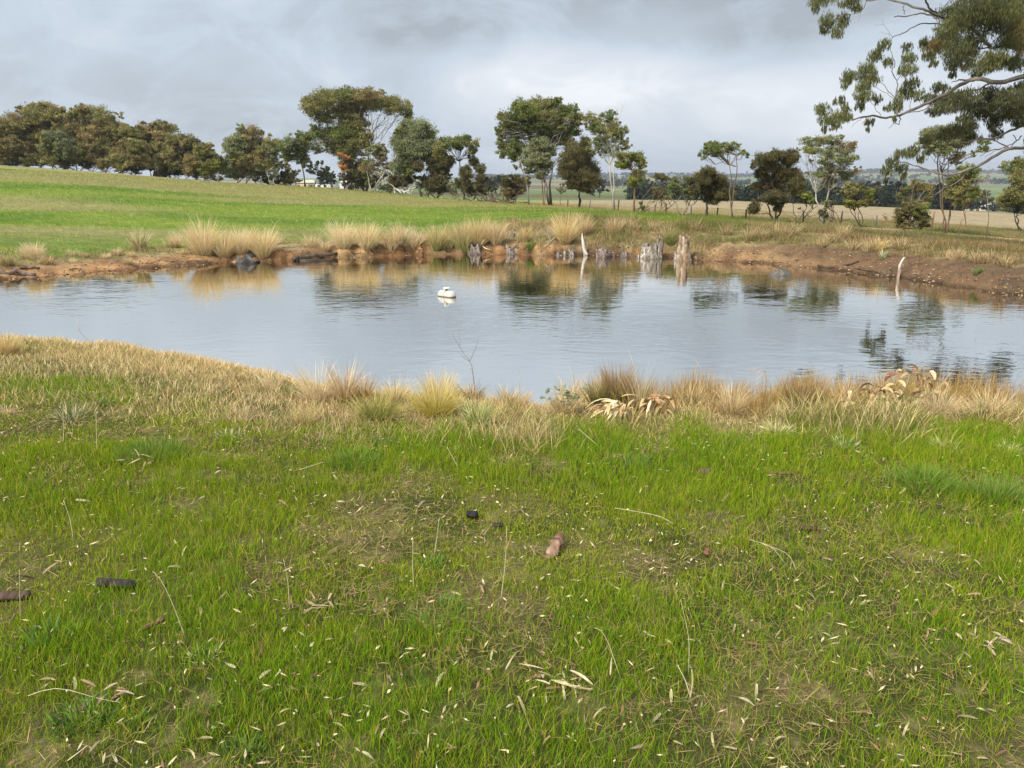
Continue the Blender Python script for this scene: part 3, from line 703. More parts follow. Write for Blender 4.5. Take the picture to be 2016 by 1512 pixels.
def tree(label, D, bx, lobes, leaf='olive', bark='brown', trunk=None, forks=1, dens=2.5, kind='gum', cat='tree', name='gum_tree', group=None, r0=None, dead_twigs=0, lean=0, bushy=0.0, depth=.9):
    base = ground(bx, D); s = D / FP
    root = thing(name, base, label, cat, group)
    cf, ct = MB(), MB()
    ext = [min(l[1] - l[3] for l in lobes), max(l[1] + l[3] for l in lobes)]
    topz = at(bx, ext[0], D)[2]; Ht = topz - base[2]
    r0 = (.009 * Ht + .02) if r0 is None else r0 * .62
    if kind == 'gum' and dens > .5:
        lobes = list(lobes) + [(x + q * rx * (.45 + .4 * rng.random()), y - ry * (.35 + .35 * rng.random()), rx * (.34 + .16 * rng.random()), ry * (.42 + .15 * rng.random())) for x, y, rx, ry in lobes for q in (-1, 1)]
    wl = []
    if kind == 'sheoak': lobes = [(x + rng.normal() * 3, y + rng.normal() * 3, rx * (.75 + .3 * rng.random()), ry * (1.0 + .4 * rng.random())) for x, y, rx, ry in lobes]
    for (x, y, rx, ry) in lobes:
        off = (rng.random() * 2 - 1) * depth * min(2.2, Ht * .22)
        c = at(x, y, D); c[1] += off; wl.append((c, np.array([rx * s, max(rx, ry) * s * .9, ry * s * 1.1]) * (1.14 if kind == 'gum' and dens > 1.3 else .98), rx, ry))
    bc = np.array(BARKC[bark])
    cxm = np.mean([l[0][0] for l in wl]); lowz = min(l[0][2] - l[1][2] * .2 for l in wl)
    stems = []
    for k in range(forks):
        if trunk is not None and k == 0: P = np.array([at(px, py, D) for px, py in trunk]); P[0] = base - [0, 0, .1]
        else:
            tx = base[0] + (cxm - base[0]) * .7 + (rng.random() - .5) * (1.2 * forks * s * 18 if forks > 1 else .4)
            tz = base[2] + (lowz - base[2]) * (.75 + .3 * rng.random())
            P = bend_path(base - [0, 0, .1] + [(rng.random() - .5) * .35 * (forks > 1), 0, 0], [tx, base[1] + (rng.random() - .5) * .6, max(tz, base[2] + .25 * Ht)], 7, .035)
        P = np.array(P)
        if len(P) < 5:
            t = np.linspace(0, len(P) - 1, 8); P = np.stack([np.interp(t, np.arange(len(P)), P[:, i]) for i in range(3)], -1)
        r = np.linspace(r0 * (1.25 if forks == 1 else .9), r0 * .55 * (1 if forks == 1 else .8), len(P)); r[0] *= 1.35
        cols = bc * (0.75 + .5 * rng.random((len(P), 1)));
        if bark in ('pale', 'white', 'grey'): cols[:max(2, len(P) // 3)] *= .55
        ct.tube(P, r, 7, cols, rough=.15); stems.append((P, r))
    for i, (c, rad, rx, ry) in enumerate(wl):
        P, r = stems[i % len(stems)]; best = np.argmin(np.linalg.norm(P - c, axis=1) + 1.6 * np.maximum(0, P[:, 2] - c[2] + .2)); best = max(best, len(P) // 2)
        a = P[best]; end = c - [0, 0, rad[2] * .3]
        Q = bend_path(a, end, 6, .06, .05); rr = np.linspace(max(r[best] * .62, .02), max(.012, .0007 * D * .3), 6)
        cc = bc * (.8 + .4 * rng.random((6, 1))); ct.tube(Q, rr, 5, cc, cap=False)
        for _ in range(5):
            q = Q[rng.integers(2, 6)]; e = c + unit(1)[0] * rad * .85
            ct.tube(bend_path(q, e, 4, .08), np.linspace(rr[3] * .6, .008, 4), 4, bc * .85, cap=False)
        L, Wd = .0023 * D, .00095 * D
        if kind == 'sheoak': L, Wd, dr, sub = .0055 * D, .0006 * D, .5, .42; rad = rad * np.array([.95, .95, .9]) * (.8 + .35 * rng.random())
        else: dr, sub = .65, .37
        nl = int((1.35 if kind == 'gum' else .8) * dens * math.pi * rx * ry * (1.25 if kind == 'sheoak' else 1.0))
        foliage(cf, c, rad, max(nl, 30), leaf if isinstance(leaf, str) else leaf[i % len(leaf)], L, Wd, dr, True, 42, sub)
    for _ in range(dead_twigs):
        P, r = stems[0]; a = P[rng.integers(len(P) // 2, len(P))]; e = a + np.array([(rng.random() - .5) * Ht * .45, (rng.random() - .5) * Ht * .3, Ht * (.1 + .2 * rng.random())])
        ct.tube(bend_path(a, e, 5, .08), np.linspace(r0 * .25, .01, 5), 4, bc * 1.2, cap=False)
    cf.build('crown', M_LEAF, root, base, smooth=False); ct.build('trunk', M_BARK, root, base)
    return root


G1 = 'gum trees massed along the ridge at the left'
T = auto_lobes
tree('broad olive gum cut by the left edge of the picture', 121, 10, T(-70, 62, 238, 322, 16), ['olive', 'brown'], 'brown')
tree('big domed brown gum, the tallest near the left end of the ridge', 125, 85, T(30, 150, 208, 318, 22), ['brown', 'olive'], 'pale', forks=2)
tree('olive gum with bushy top right of the tallest ridge gum', 122, 160, T(112, 205, 216, 318, 17), ['olive', 'olive', 'brown'], 'grey', forks=2)
tree('gum with thin open knobbly top where the ridge tree line drops', 120, 208, T(172, 248, 219, 322, 13), ['olive', 'brown'], 'pale', forks=2, dens=1.4)
tree('rounded grey green gum standing in front of the ridge trees', 115, 112, T(72, 150, 262, 325, 11), ['grey', 'olive'], 'dark')
tree('brown gum filling the gap beside the right end of the big ridge clump', 119, 235, T(205, 272, 244, 330, 12), ['brown', 'olive'], 'dark', forks=2)
tree('wide brown domed gum in the middle of the left tree line', 121, 305, T(255, 350, 244, 330, 17), ['brown', 'olive'], 'brown', forks=2)
tree('bushy olive gum with spreading dark forked stems on the ridge', 113, 270, T(222, 300, 278, 338, 11), ['olive', 'brown'], 'dark', forks=3)
tree('dark gum with a leaning pale stem behind the field crest', 118, 345, T(300, 398, 268, 345, 15), ['dark', 'olive', 'brown'], 'pale', trunk=[(325, 350), (315, 325), (330, 300)])
tree('yellow green tipped gum near the gap in the tree line', 112, 392, T(364, 436, 283, 348, 11), ['lime', 'brown', 'olive'], 'dark', forks=2)
tree('slender white stemmed gum leaning at the tree line gap', 112, 434, [(430, 315, 8, 10), (424, 330, 9, 10)], 'olive', 'white', trunk=[(432, 354), (430, 330), (435, 300)], r0=.16)
tree('scrubby brown undergrowth gum under the ridge domes', 116, 190, T(150, 232, 290, 330, 8), ['brown', 'dark'], 'dark', forks=3)
tree('low brown scrub gum under the middle domes', 116, 345, T(300, 378, 305, 350, 8), ['brown', 'dark'], 'dark', forks=3)
tree('dark low gum beneath the crowns at the far left', 118, 20, T(-30, 75, 278, 324, 9), ['dark', 'brown'], 'dark', forks=3)

for k, (px, y0, D) in enumerate(((-20, 285, 124), (45, 282, 124), (100, 288, 123), (140, 290, 123), (180, 292, 123), (225, 290, 122), (262, 296, 122), (320, 300, 121), (365, 305, 120), (405, 312, 118))):
    tree('brown scrubby gum filling the shade below the ridge crowns', D, px, T(px - 36, px + 36, y0, np.interp(px, [0, 200, 440], [324, 336, 358]), 8), ['brown', 'dark', 'olive'], 'grey' if k % 2 else 'dark', forks=3, dens=1.5, group='scrubby gums filling the shade below the ridge crowns')
for k, (px, y0, D) in enumerate(((470, 315, 118), (510, 318, 117), (560, 322, 116), (700, 322, 114), (745, 325, 111), (785, 330, 108), (845, 330, 106), (890, 335, 103))):
    tree('brown scrubby gum low down behind the field crest', D, px, T(px - 28, px + 28, y0, np.interp(px, [440, 640, 840, 900], [360, 372, 388, 392]), 7), ['dark', 'brown', 'grey'], 'grey' if k % 2 else 'dark', forks=3, dens=1.3, group='scrubby gums low down behind the field crest')
tree('reddish olive domed gum right of the sky gap', 114, 488, T(440, 530, 256, 352, 17), ['brown', 'olive', 'grey'], 'grey', forks=3)
tree('grey green gum with thin stems leaning beside the domed gum', 112, 535, T(505, 558, 268, 350, 11), ['grey', 'olive'], 'pale', forks=3, dens=1.5)
tree('slim grey green gum with dark trunk left of the umbrella gum', 110, 603, T(552, 632, 262, 330, 12), ['green', 'grey'], 'dark', trunk=[(603, 366), (598, 340), (590, 310), (585, 295)], dens=1.6)
tree('small low gum growing over the farmhouse roof', 112, 618, T(600, 655, 318, 352, 6), ['grey', 'olive'], 'dark', dens=1.3)
big = [(628, 215, 26, 17), (655, 200, 28, 16), (688, 193, 30, 14), (722, 195, 28, 14), (752, 207, 26, 14), (780, 214, 22, 15), (797, 228, 11, 16), (706, 212, 30, 12),
       (668, 218, 26, 13), (640, 235, 20, 10), (633, 262, 22, 12), (650, 276, 26, 14), (690, 240, 22, 15), (700, 252, 22, 14), (678, 270, 26, 18), (655, 296, 18, 12), (700, 288, 24, 16), (720, 280, 18, 14), (684, 305, 18, 14), (612, 228, 9, 7)]
tree('tallest umbrella shaped gum with bare white limbs under its crown', 113, 722, big, ['olive', 'olive', 'green', 'brown'], 'pale', trunk=[(722, 372), (728, 345), (724, 310), (732, 290)], forks=2, r0=.30, dead_twigs=6, dens=2.1)
# more pale limbs carrying the open right side of the umbrella crown
o = bpy.data.objects[-1] if False else None
tree('dead orange leaved sapling below the umbrella gum', 109, 679, [(671, 308, 8, 5), (680, 312, 7, 6), (679, 334, 8, 7), (673, 322, 5, 4)], 'dead', 'dark', dens=1.6, r0=.10)
tree('dark scrubby gum under the umbrella gum', 111, 697, T(662, 735, 300, 370, 10), ['dark', 'olive'], 'dark', forks=3, dens=1.6)
tree('sprawling gum with pinkish twigs and a pale leaning trunk', 107, 732, T(712, 775, 285, 345, 9), ['pink', 'grey', 'olive'], 'white', trunk=[(732, 376), (745, 356), (758, 340), (750, 320)], forks=3, dens=1.3, r0=.2)
tree('tall pale green gum right of the umbrella gum', 104, 832, [(815, 256, 27, 17), (800, 272, 24, 17), (835, 275, 20, 18), (792, 292, 20, 16), (822, 296, 26, 18), (843, 300, 18, 18), (800, 318, 20, 16), (783, 335, 12, 12), (806, 336, 14, 12)], ['grey', 'grey', 'lime'], 'pale', trunk=[(834, 382), (822, 362), (808, 345), (803, 325), (810, 300)], forks=1, r0=.2)
tree('dark feathery sheoak packed behind the tall pale green gum', 103, 858, T(815, 895, 288, 384, 12), 'sheoak', 'dark', kind='sheoak', name='sheoak_tree', forks=3)
tree('dark sheoak at the foot of the tall pale green gum', 105, 790, T(762, 818, 325, 380, 7), 'sheoak', 'dark', kind='sheoak', name='sheoak_tree', forks=2)
tree('two lobed gum with dark fanning limbs at the right end of the left line', 99, 914, [(886, 284, 18, 10), (872, 296, 14, 10), (912, 280, 14, 11), (932, 291, 11, 12), (902, 292, 10, 8), (868, 308, 12, 9), (926, 305, 9, 7)], ['green', 'olive'], 'dark', trunk=[(914, 390), (914, 365), (906, 335), (905, 318)], r0=.15)
tree('dark bushy sheoak, rightmost of the left tree line', 98, 930, T(896, 958, 314, 386, 11), 'sheoak', 'dark', kind='sheoak', name='sheoak_tree', forks=2)
tree('low brown bush at the right foot of the left tree line', 98, 958, T(945, 975, 345, 386, 4), 'dark', 'dark', forks=3, name='bush', cat='bush')

tree('big many limbed gum on the left of the central group', 82, 1085, [(1003, 240, 20, 15), (1032, 222, 24, 16), (1060, 212, 24, 15), (1088, 212, 18, 15), (1045, 236, 25, 14), (1080, 236, 24, 14), (1118, 226, 18, 13), (1108, 244, 20, 13), (1135, 240, 14, 12), (1008, 258, 20, 11), (1068, 255, 20, 10), (998, 285, 18, 13), (1014, 296, 16, 12), (988, 300, 10, 12), (1118, 262, 12, 12), (1100, 276, 14, 10), (1020, 275, 12, 8), (1095, 262, 18, 11), (1075, 272, 18, 10), (1045, 256, 18, 10), (1122, 286, 14, 12), (1052, 278, 14, 8), (1132, 262, 12, 10), (990, 262, 12, 12), (1012, 312, 12, 9), (1140, 300, 10, 9)],
     ['green', 'green', 'olive'], 'grey', trunk=[(1085, 401), (1082, 365), (1088, 330), (1078, 296), (1068, 270)], forks=2, r0=.22, dead_twigs=5)
tree('bluish grey young gum in front of the big central gum', 79, 1070, [(1062, 287, 18, 11), (1048, 300, 16, 12), (1078, 302, 16, 12), (1060, 316, 20, 13), (1042, 328, 12, 10), (1075, 330, 14, 12), (1062, 345, 12, 10)], ['grey'], 'red', trunk=[(1072, 401), (1068, 370), (1066, 345)], forks=2, r0=.12)
tree('thin scraggy gum at the left edge of the central group', 80, 1042, [(1030, 318, 14, 8), (1018, 330, 8, 6), (1040, 340, 10, 8), (1036, 358, 8, 8)], ['grey', 'olive'], 'grey', trunk=[(1042, 398), (1038, 365), (1028, 335), (1020, 310)], dens=1.2, r0=.08)
tree('dark conical sheoak in the middle of the central group', 74, 1140, [(1145, 285, 14, 14), (1130, 300, 20, 16), (1155, 305, 16, 16), (1118, 322, 20, 16), (1142, 325, 26, 20), (1165, 335, 18, 18), (1112, 345, 18, 14), (1138, 352, 26, 18), (1166, 358, 16, 15), (1150, 372, 22, 12), (1122, 366, 18, 12), (1108, 330, 10, 12)], 'sheoak', 'dark', kind='sheoak', name='sheoak_tree', r0=.17, dens=2.1)
tree('tall white trunked gum on the right of the central group', 65, 1210, [(1165, 238, 15, 11), (1195, 234, 12, 12), (1208, 246, 13, 11), (1222, 262, 12, 12), (1195, 262, 16, 10), (1180, 282, 14, 12), (1205, 278, 16, 11), (1190, 300, 13, 11), (1226, 280, 8, 8), (1160, 252, 12, 8), (1215, 300, 10, 8), (1172, 258, 14, 10), (1210, 264, 14, 10), (1168, 298, 10, 8), (1232, 292, 8, 8), (1183, 240, 10, 8)], ['olive', 'green'], 'white', trunk=[(1212, 409), (1207, 385), (1202, 355), (1200, 325), (1196, 295), (1205, 265)], forks=2, dens=1.4, r0=.15, dead_twigs=7)
tree('small olive gum with red brown stem beside the white trunked gum', 61, 1248, [(1228, 312, 14, 10), (1252, 312, 14, 9), (1262, 325, 9, 9), (1222, 328, 11, 9), (1257, 345, 12, 9), (1250, 360, 14, 10), (1238, 325, 10, 7)], ['olive', 'lime'], 'red', trunk=[(1246, 412), (1249, 385), (1250, 355), (1243, 335)], r0=.11)
tree('dark round bush left of the central gums', 84, 1010, T(984, 1036, 337, 392, 10), ['dark', 'brown'], 'dark', name='bush', cat='bush', forks=3)
tree('thin sapling between the central trunks', 77, 1103, T(1092, 1115, 362, 392, 3), 'grey', 'brown', dens=1.2, name='sapling', r0=.05)
tree('round low green bush by the fence under the small olive gum', 60, 1260, T(1250, 1270, 400, 412, 3), 'lime', 'dark', name='bush', cat='bush', forks=3)

tree('bright green topped gum with brushy base, right of the fence gap', 57, 1345, T(1313, 1372, 338, 388, 9), ['grey', 'green'], 'grey', forks=4, dens=1.4, r0=.09, dead_twigs=9)
tree('dark spreading sheoak under the white limbed umbrella tree', 54, 1392, [(1385, 342, 16, 12), (1400, 350, 22, 14), (1378, 358, 20, 13), (1418, 362, 22, 14), (1370, 376, 16, 12), (1395, 378, 26, 14), (1422, 384, 22, 12), (1362, 362, 12, 10), (1400, 398, 20, 9)], 'sheoak', 'dark', kind='sheoak', name='sheoak_tree', r0=.14)
tree('small umbrella topped gum on a thin leaning trunk', 50, 1446, [(1396, 295, 14, 9), (1410, 288, 14, 8), (1430, 290, 12, 7), (1447, 292, 14, 9), (1462, 304, 8, 7), (1388, 308, 8, 9), (1420, 302, 14, 6), (1406, 304, 12, 7)], ['green', 'grey'], 'brown', trunk=[(1448, 433), (1440, 412), (1436, 378), (1440, 350), (1436, 325)], forks=2, r0=.085, dens=1.8)
tree('round dark sheoak standing alone against the sky', 50, 1524, [(1502, 318, 20, 13), (1530, 310, 24, 12), (1552, 322, 20, 14), (1515, 335, 26, 16), (1545, 345, 26, 18), (1568, 352, 14, 16), (1495, 345, 16, 14), (1525, 365, 30, 16), (1558, 372, 20, 13), (1495, 372, 18, 12), (1478, 326, 8, 6), (1520, 390, 24, 12), (1540, 402, 16, 10), (1490, 410, 14, 10), (1524, 415, 12, 12)], 'sheoak', 'dark', kind='sheoak', name='sheoak_tree', forks=2, r0=.13)
tree('tall pale leaved gum right of the round sheoak', 49, 1626, [(1605, 282, 18, 11), (1632, 280, 20, 10), (1655, 292, 18, 12), (1592, 300, 14, 9), (1620, 302, 20, 11), (1650, 314, 20, 13), (1672, 318, 12, 12), (1640, 335, 18, 12), (1665, 345, 16, 12), (1612, 320, 12, 8), (1628, 350, 12, 9), (1606, 345, 9, 6), (1640, 365, 14, 10)], ['grey', 'grey', 'pink', 'lime'], 'white', trunk=[(1626, 440), (1625, 405), (1632, 375), (1634, 340), (1628, 310)], forks=2, dens=1.7, r0=.12, dead_twigs=3)
tree('leafy low growth round the foot of the tall pale leaved gum', 48, 1634, T(1616, 1652, 395, 432, 4), ['grey', 'dark'], 'dark', name='bush', cat='bush', forks=4)
tree('low olive gum with several thin leaning stems', 48, 1700, T(1655, 1715, 358, 408, 9), ['olive', 'lime', 'dark'], 'dark', trunk=[(1708, 449), (1700, 430), (1688, 408), (1680, 392)], forks=4, r0=.05)
tree('multi stemmed gum with wide grey crown before the farm', 46, 1872, [(1835, 268, 18, 13), (1858, 262, 20, 12), (1885, 262, 20, 12), (1905, 272, 16, 12), (1822, 282, 14, 10), (1850, 284, 22, 12), (1885, 288, 20, 12), (1915, 292, 12, 12), (1898, 312, 14, 12), (1840, 300, 14, 8)], ['grey', 'green'], 'brown', trunk=[(1872, 464), (1862, 435), (1852, 405), (1850, 360), (1845, 320), (1850, 290)], forks=4, r0=.085, dens=1.7)
tree('green gum on two thin wavy stems by the track', 45, 1894, [(1910, 340, 16, 12), (1898, 360, 22, 13), (1922, 350, 12, 12), (1890, 382, 22, 13), (1912, 384, 14, 12), (1888, 400, 12, 8)], ['green', 'olive'], 'brown', trunk=[(1898, 464), (1903, 445), (1898, 420), (1894, 395)], forks=2, r0=.05)
tree('brown leaved half dead gum left of the multi stemmed gum', 48, 1790, T(1762, 1838, 355, 412, 9), ['brown', 'olive', 'green'], 'grey', forks=3, dens=1.1, r0=.05, dead_twigs=5)
tree('bare dead sapling with forked pale top right of the track trees', 45, 1952, [(1950, 348, 3, 3)], 'brown', 'grey', trunk=[(1953, 466), (1947, 430), (1944, 400), (1941, 370), (1944, 350), (1948, 345)], dens=.1, r0=.035, dead_twigs=5, name='dead_sapling')
tree('brown and green shrub by the dirt track', 45, 1797, T(1764, 1832, 402, 452, 10), ['brown', 'dark', 'green'], 'dark', name='shrub', cat='shrub', forks=5, r0=.025)
tree('thin bare bush on the slope left of the shrub', 49, 1744, [(1742, 425, 8, 5)], 'brown', 'red', dens=.1, name='bare_bush', cat='bush', forks=6, r0=.02, dead_twigs=14)
tree('leafy dark green gum cut by the right edge', 70, 2020, T(1975, 2070, 312, 425, 15), ['green', 'olive'], 'dark', forks=2)
tree('small bright green bush behind the round sheoak', 62, 1576, T(1552, 1602, 376, 402, 6), ['lime', 'green'], 'dark', name='bush', cat='bush', forks=4)
tree('bare forked bush behind the bank right of the round sheoak', 52, 1577, [(1577, 412, 6, 4)], 'dark', 'brown', dens=.1, name='bare_bush', cat='bush', forks=5, r0=.022, dead_twigs=8)
tree('leafless brown scrub at the fence left of the sheoak', 60, 1290, T(1275, 1318, 362, 396, 6), ['dark', 'brown'], 'brown', name='scrub', cat='bush', forks=4, dens=.9)
tree('dark flat topped tree beyond the fence gap', 110, 1302, [(1296, 350, 12, 6), (1305, 354, 10, 5)], 'dark', 'dark', r0=.12)


# dark gums along the far edge of the bleached field: low detail, each its own tree
def far_tree_mesh(k):
    cf, ct = MB(), MB(); H = 9.0; rr = rng.random
    n = 7 + int(rr() * 4)
    for i in range(n):
        c = np.array([(rr() - .5) * 7.5, (rr() - .5) * 6, 3.2 + rr() * 4.4]); c[:2] *= (1.15 - .07 * c[2])
        foliage(cf, c, np.array([1.9, 1.9, 1.35]) * (.7 + .5 * rr()), 170, 'blue' if k % 3 else 'dark', .75, .42, .5, True, 30, .42)
        ct.tube(bend_path([0, 0, 1.0 + rr()], c, 4, .05), [.16, .12, .08, .05], 4, BARKC['grey'] if k % 2 else BARKC['dark'], cap=False)
    ct.tube([[0, 0, -.3], [.1, 0, 1.5], [.2, .1, 3.5]], [.3, .24, .18], 5, BARKC['brown'])
    return cf.mesh('crown', M_LEAF, False), ct.mesh('trunk', M_BARK)


def place_tree(meshes, loc, sc, label, group, rz):
    r = thing('gum_tree', loc, label, 'tree', group); r.scale = (sc, sc, sc); r.rotation_euler = (0, 0, rz)
    for nm, me in zip(('crown', 'trunk'), meshes):
        c = bpy.data.objects.new(nm, me); COL.objects.link(c); c.parent = r
    return r


FM = [far_tree_mesh(k) for k in range(6)]
for i in range(112):
    px = 1262 + (2090 - 1262) * (i + rng.random() * .9) / 112; D = float(rng.choice([185, 195, 210, 235, 270, 300]))
    a, _ = ray(px, 380)
    top = np.interp(px, [1260, 1450, 1600, 1720, 1850, 2016], [362, 356, 358, 352, 356, 362]) + rng.random() * 16
    if 1900 < px < 1990 and D < 300: continue
    g = ground(px, D); H = at(px, top, D)[2] - g[2]; sc = float(np.clip(H / 9.0, .35, 1.7))
    place_tree(FM[i % 6], g, sc, 'dark blue green gum in the belt beyond the bleached field', 'dark gums in the belt beyond the bleached field', rng.random() * 6.28)
for px, D, top in ((1925, 330, 385), (1950, 345, 388), (1975, 340, 386), (1892, 320, 380), (2000, 325, 384), (1965, 300, 412), (1900, 335, 383)):
    g = ground(px, D); H = at(px, top, D)[2] - g[2]
    place_tree(FM[int(px) % 6], g, float(np.clip(H / 9., .2, 1.6)), 'dark gum close behind the white farm buildings', 'dark gums behind the white farm buildings', rng.random() * 6.28)
for px, D, top in ((962, 420, 345), (975, 430, 343), (985, 420, 342), (992, 430, 344), (1005, 400, 352), (955, 420, 350), (968, 300, 352), (1180, 330, 350), (1240, 350, 352), (1275, 330, 348), (1040, 380, 352), (1165, 260, 375), (585, 150, 330), (632, 185, 333), (655, 190, 338), (640, 190, 343), (575, 160, 340), (565, 160, 335)):
    g = ground(px, D); H = at(px, top, D)[2] - g[2]
    place_tree(FM[int(px) % 6], g, float(np.clip(H / 9., .2, 1.8)), 'hazy dark gum in the open paddocks seen between the tree groups', 'hazy gums in the paddocks between the tree groups', rng.random() * 6.28)

# low scrub closing the belt under those gums: nobody could count it
mb = MB()
for i in range(420):
    px = rng.uniform(1255, 2090); D = rng.uniform(183, 330)
    if D < 300 and 1895 < px < 1985: continue
    g = ground(px, D); foliage(mb, g + [0, 0, 1.2], [rng.uniform(2, 4.5), 2, rng.uniform(1.8, 3.6)], 130, 'blue', .8, .6, .3, True, 16, .5)
o = mb.build('scrub_belt', M_LEAF, smooth=False); tag(o, 'dark scrub closing the belt of gums beyond the bleached field', 'scrub', None, 'stuff')

# far-off woods on the hills: one mass
mb = MB()
n = 1500; px = rng.uniform(930, 2080, n); D = np.where(rng.random(n) < .45, rng.uniform(2900, 3500, n), rng.uniform(1000, 2600, n))
a = ray(px, np.full(n, 340.))[0]; X, Y = a * D, D
k = ((fbm(X, Y, .004, 3, 51) > .58) & (D < 2700)) | ((D >= 2900) & (fbm(X, Y, .003, 3, 52) > .42)); X, Y, D = X[k], Y[k], D[k]
for x, y in zip(X, Y):
    foliage(mb, [x, y, float(height(x, y)) + 6], [rng.uniform(12, 26), 12, rng.uniform(6, 9)], 46, 'blue', 5.5, 4.5, .2, True, 12, .5)
o = mb.build('distant_wood', M_LEAF, smooth=False); tag(o, 'dark far off woods strewn over the hazy hills', 'wood', None, 'stuff')


# ------------------------------------------------------------------ the old gum overhanging from the right
def z6(*pts): return [(1516 + x / 4.032, y / 4.032) for x, y in pts]


def z5(*pts): return [(1640 + x / 5.36, 230 + y / 5.36) for x, y in pts]


def old_gum():
    D = 29.5; base = ground(2215, D)
    root = thing('old_gum_tree', base, 'huge old gum reaching in from the right edge with drooping leaves', 'tree')
    ct, cf = MB(), MB(); pale = np.array([.15, .13, .11]); drk = np.array([.13, .10, .08])

    def limb(px, r0, r1, dy=0.0, dark=False, sides=7):
        P = np.array([at(x, y, D + dy + .8 * math.sin(i * .9 + x * .01)) for i, (x, y) in enumerate(px)])
        t = np.linspace(0, len(P) - 1, len(P) * 3); 
        Q = np.stack([np.interp(t, np.arange(len(P)), P[:, i]) for i in range(3)], -1)
        Q[1:-1] = (Q[:-2] + Q[1:-1] * 2 + Q[2:]) / 4; Q[1:-1] += rng.normal(size=(len(Q) - 2, 3)) * .015
        c = (drk if dark else pale) * (.7 + .6 * rng.random((len(Q), 1)))
        ct.tube(Q, np.linspace(r0 * .38, r1 * .6, len(Q)), sides, c, rough=.12); return Q
    trunk = [at(2215, 0, D), None]
    T_ = np.array([base - [0, 0, .2], base + [0, 0, 2.5], base + [-.2, .3, 5], base + [.1, .5, 8], base + [.5, .6, 11]])
    ct.tube(T_, [.75, .55, .48, .40, .28], 12, pale, rough=.1)
    limb([(2190, 170)] + z6((2200, 570), (2016, 600), (1880, 650), (1780, 660), (1640, 625), (1560, 640), (1450, 710), (1300, 790), (1180, 850), (1060, 900), (1000, 925), (900, 930), (780, 920), (700, 940), (610, 965)), .26, .035)
    limb(z6((1440, 655), (1500, 635), (1570, 635)), .02, .06)
    limb(z6((1740, 665), (1640, 720), (1480, 740), (1350, 800), (1180, 890), (1080, 890)), .08, .02, -.3, True)
    limb(z6((1010, 910), (1000, 800), (1005, 700), (1010, 640), (960, 560), (1000, 500), (960, 430), (950, 340)), .06, .012)
    limb(z6((1000, 790), (930, 700), (870, 640), (830, 620)), .04, .012); limb(z6((880, 920), (830, 840), (790, 800)), .03, .01)
    limb(z6((1010, 640), (1060, 560), (1090, 470), (1100, 400)), .03, .01); limb(z6((1010, 830), (930, 740), (840, 690)), .03, .01)
    limb(z6((1100, 900), (1120, 780), (1160, 700)), .03, .01); limb(z6((640, 950), (600, 880), (560, 820)), .02, .008)
    limb(z6((1035, 925), (1035, 960), (1010, 985), (980, 985), (940, 1018)), .04, .012, 0, True); limb(z6((740, 935), (690, 965), (645, 1010)), .02, .006)
    limb(z6((780, 925), (750, 970), (720, 985)), .02, .006)
    limb([(2190, 300)] + z6((2016, 1165), (1880, 1180), (1740, 1270), (1620, 1330), (1500, 1370), (1430, 1395), (1350, 1385), (1200, 1330), (1130, 1310), (1060, 1290), (1010, 1280)), .17, .02, -1.0)
    limb(z6((1450, 1395), (1400, 1420), (1330, 1415), (1310, 1405)), .05, .015, -1.0)
    limb(z5((1450, 540), (1390, 610), (1330, 680), (1270, 710), (1190, 750), (1130, 790), (1080, 830), (1010, 865)), .09, .02, -1.2)
    limb(z5((1880, 340), (1800, 300), (1700, 240), (1500, 250), (1300, 275)), .07, .015, -1.0, True)
    limb(z5((1830, 330), (1720, 345), (1600, 380), (1550, 420)), .06, .015, -1.0, True); limb(z5((1990, 200), (1940, 260), (1850, 300), (1720, 350), (1600, 430)), .06, .01, -.8, True)
    limb([(2150, 200)] + z6((2016, 990), (1930, 1030), (1860, 1060), (1780, 1100), (1650, 1110), (1480, 1130)), .16, .02, .4, True)
    limb(z6((1860, 1060), (1760, 950), (1740, 900)), .05, .015, .4, True)
    limb(z6((1930, 1070), (1960, 1110), (1900, 1180)), .04, .02, .2, True)
    limb([(2190, 60)] + z6((2100, 420), (1900, 370), (1780, 375), (1650, 390)), .22, .03, .6, True)
    limb(z6((1750, 380), (1690, 300), (1600, 220), (1450, 160), (1350, 130), (1250, 90), (1200, 70), (1100, 40), (1000, 10), (900, -10), (760, 5)), .17, .04, .6)
    limb(z6((1340, 145), (1290, 130), (1200, 100), (1080, 130), (985, 135)), .09, .03, .6); limb(z6((1070, 110), (1055, 70), (1060, 40)), .04, .02, .6)
    limb(z6((1500, 240), (1400, 200), (1320, 190), (1200, 180), (1120, 220), (1060, 265), (1000, 285), (970, 305)), .07, .02, .6, True)
    limb(z6((975, 300), (940, 250), (900, 190), (890, 150)), .015, .006, .6, True); limb(z6((970, 290), (930, 262), (870, 258)), .012, .005, .6); limb(z6((905, 190), (870, 205), (835, 190)), .01, .004, .6)
    limb(z6((770, 5), (740, 70), (700, 110), (640, 110), (560, 120), (470, 130)), .03, .008, .6, True); limb(z6((735, 70), (715, 120), (700, 170)), .012, .004, .6, True)
    limb(z6((1220, -20), (1260, 60), (1330, 110)), .08, .06, .8)
    limb(z5((1880, 590), (1820, 600), (1790, 540), (1805, 505)), .02, .006, 1); limb(z5((2020, 545), (1900, 570), (1800, 625)), .03, .008, 1)
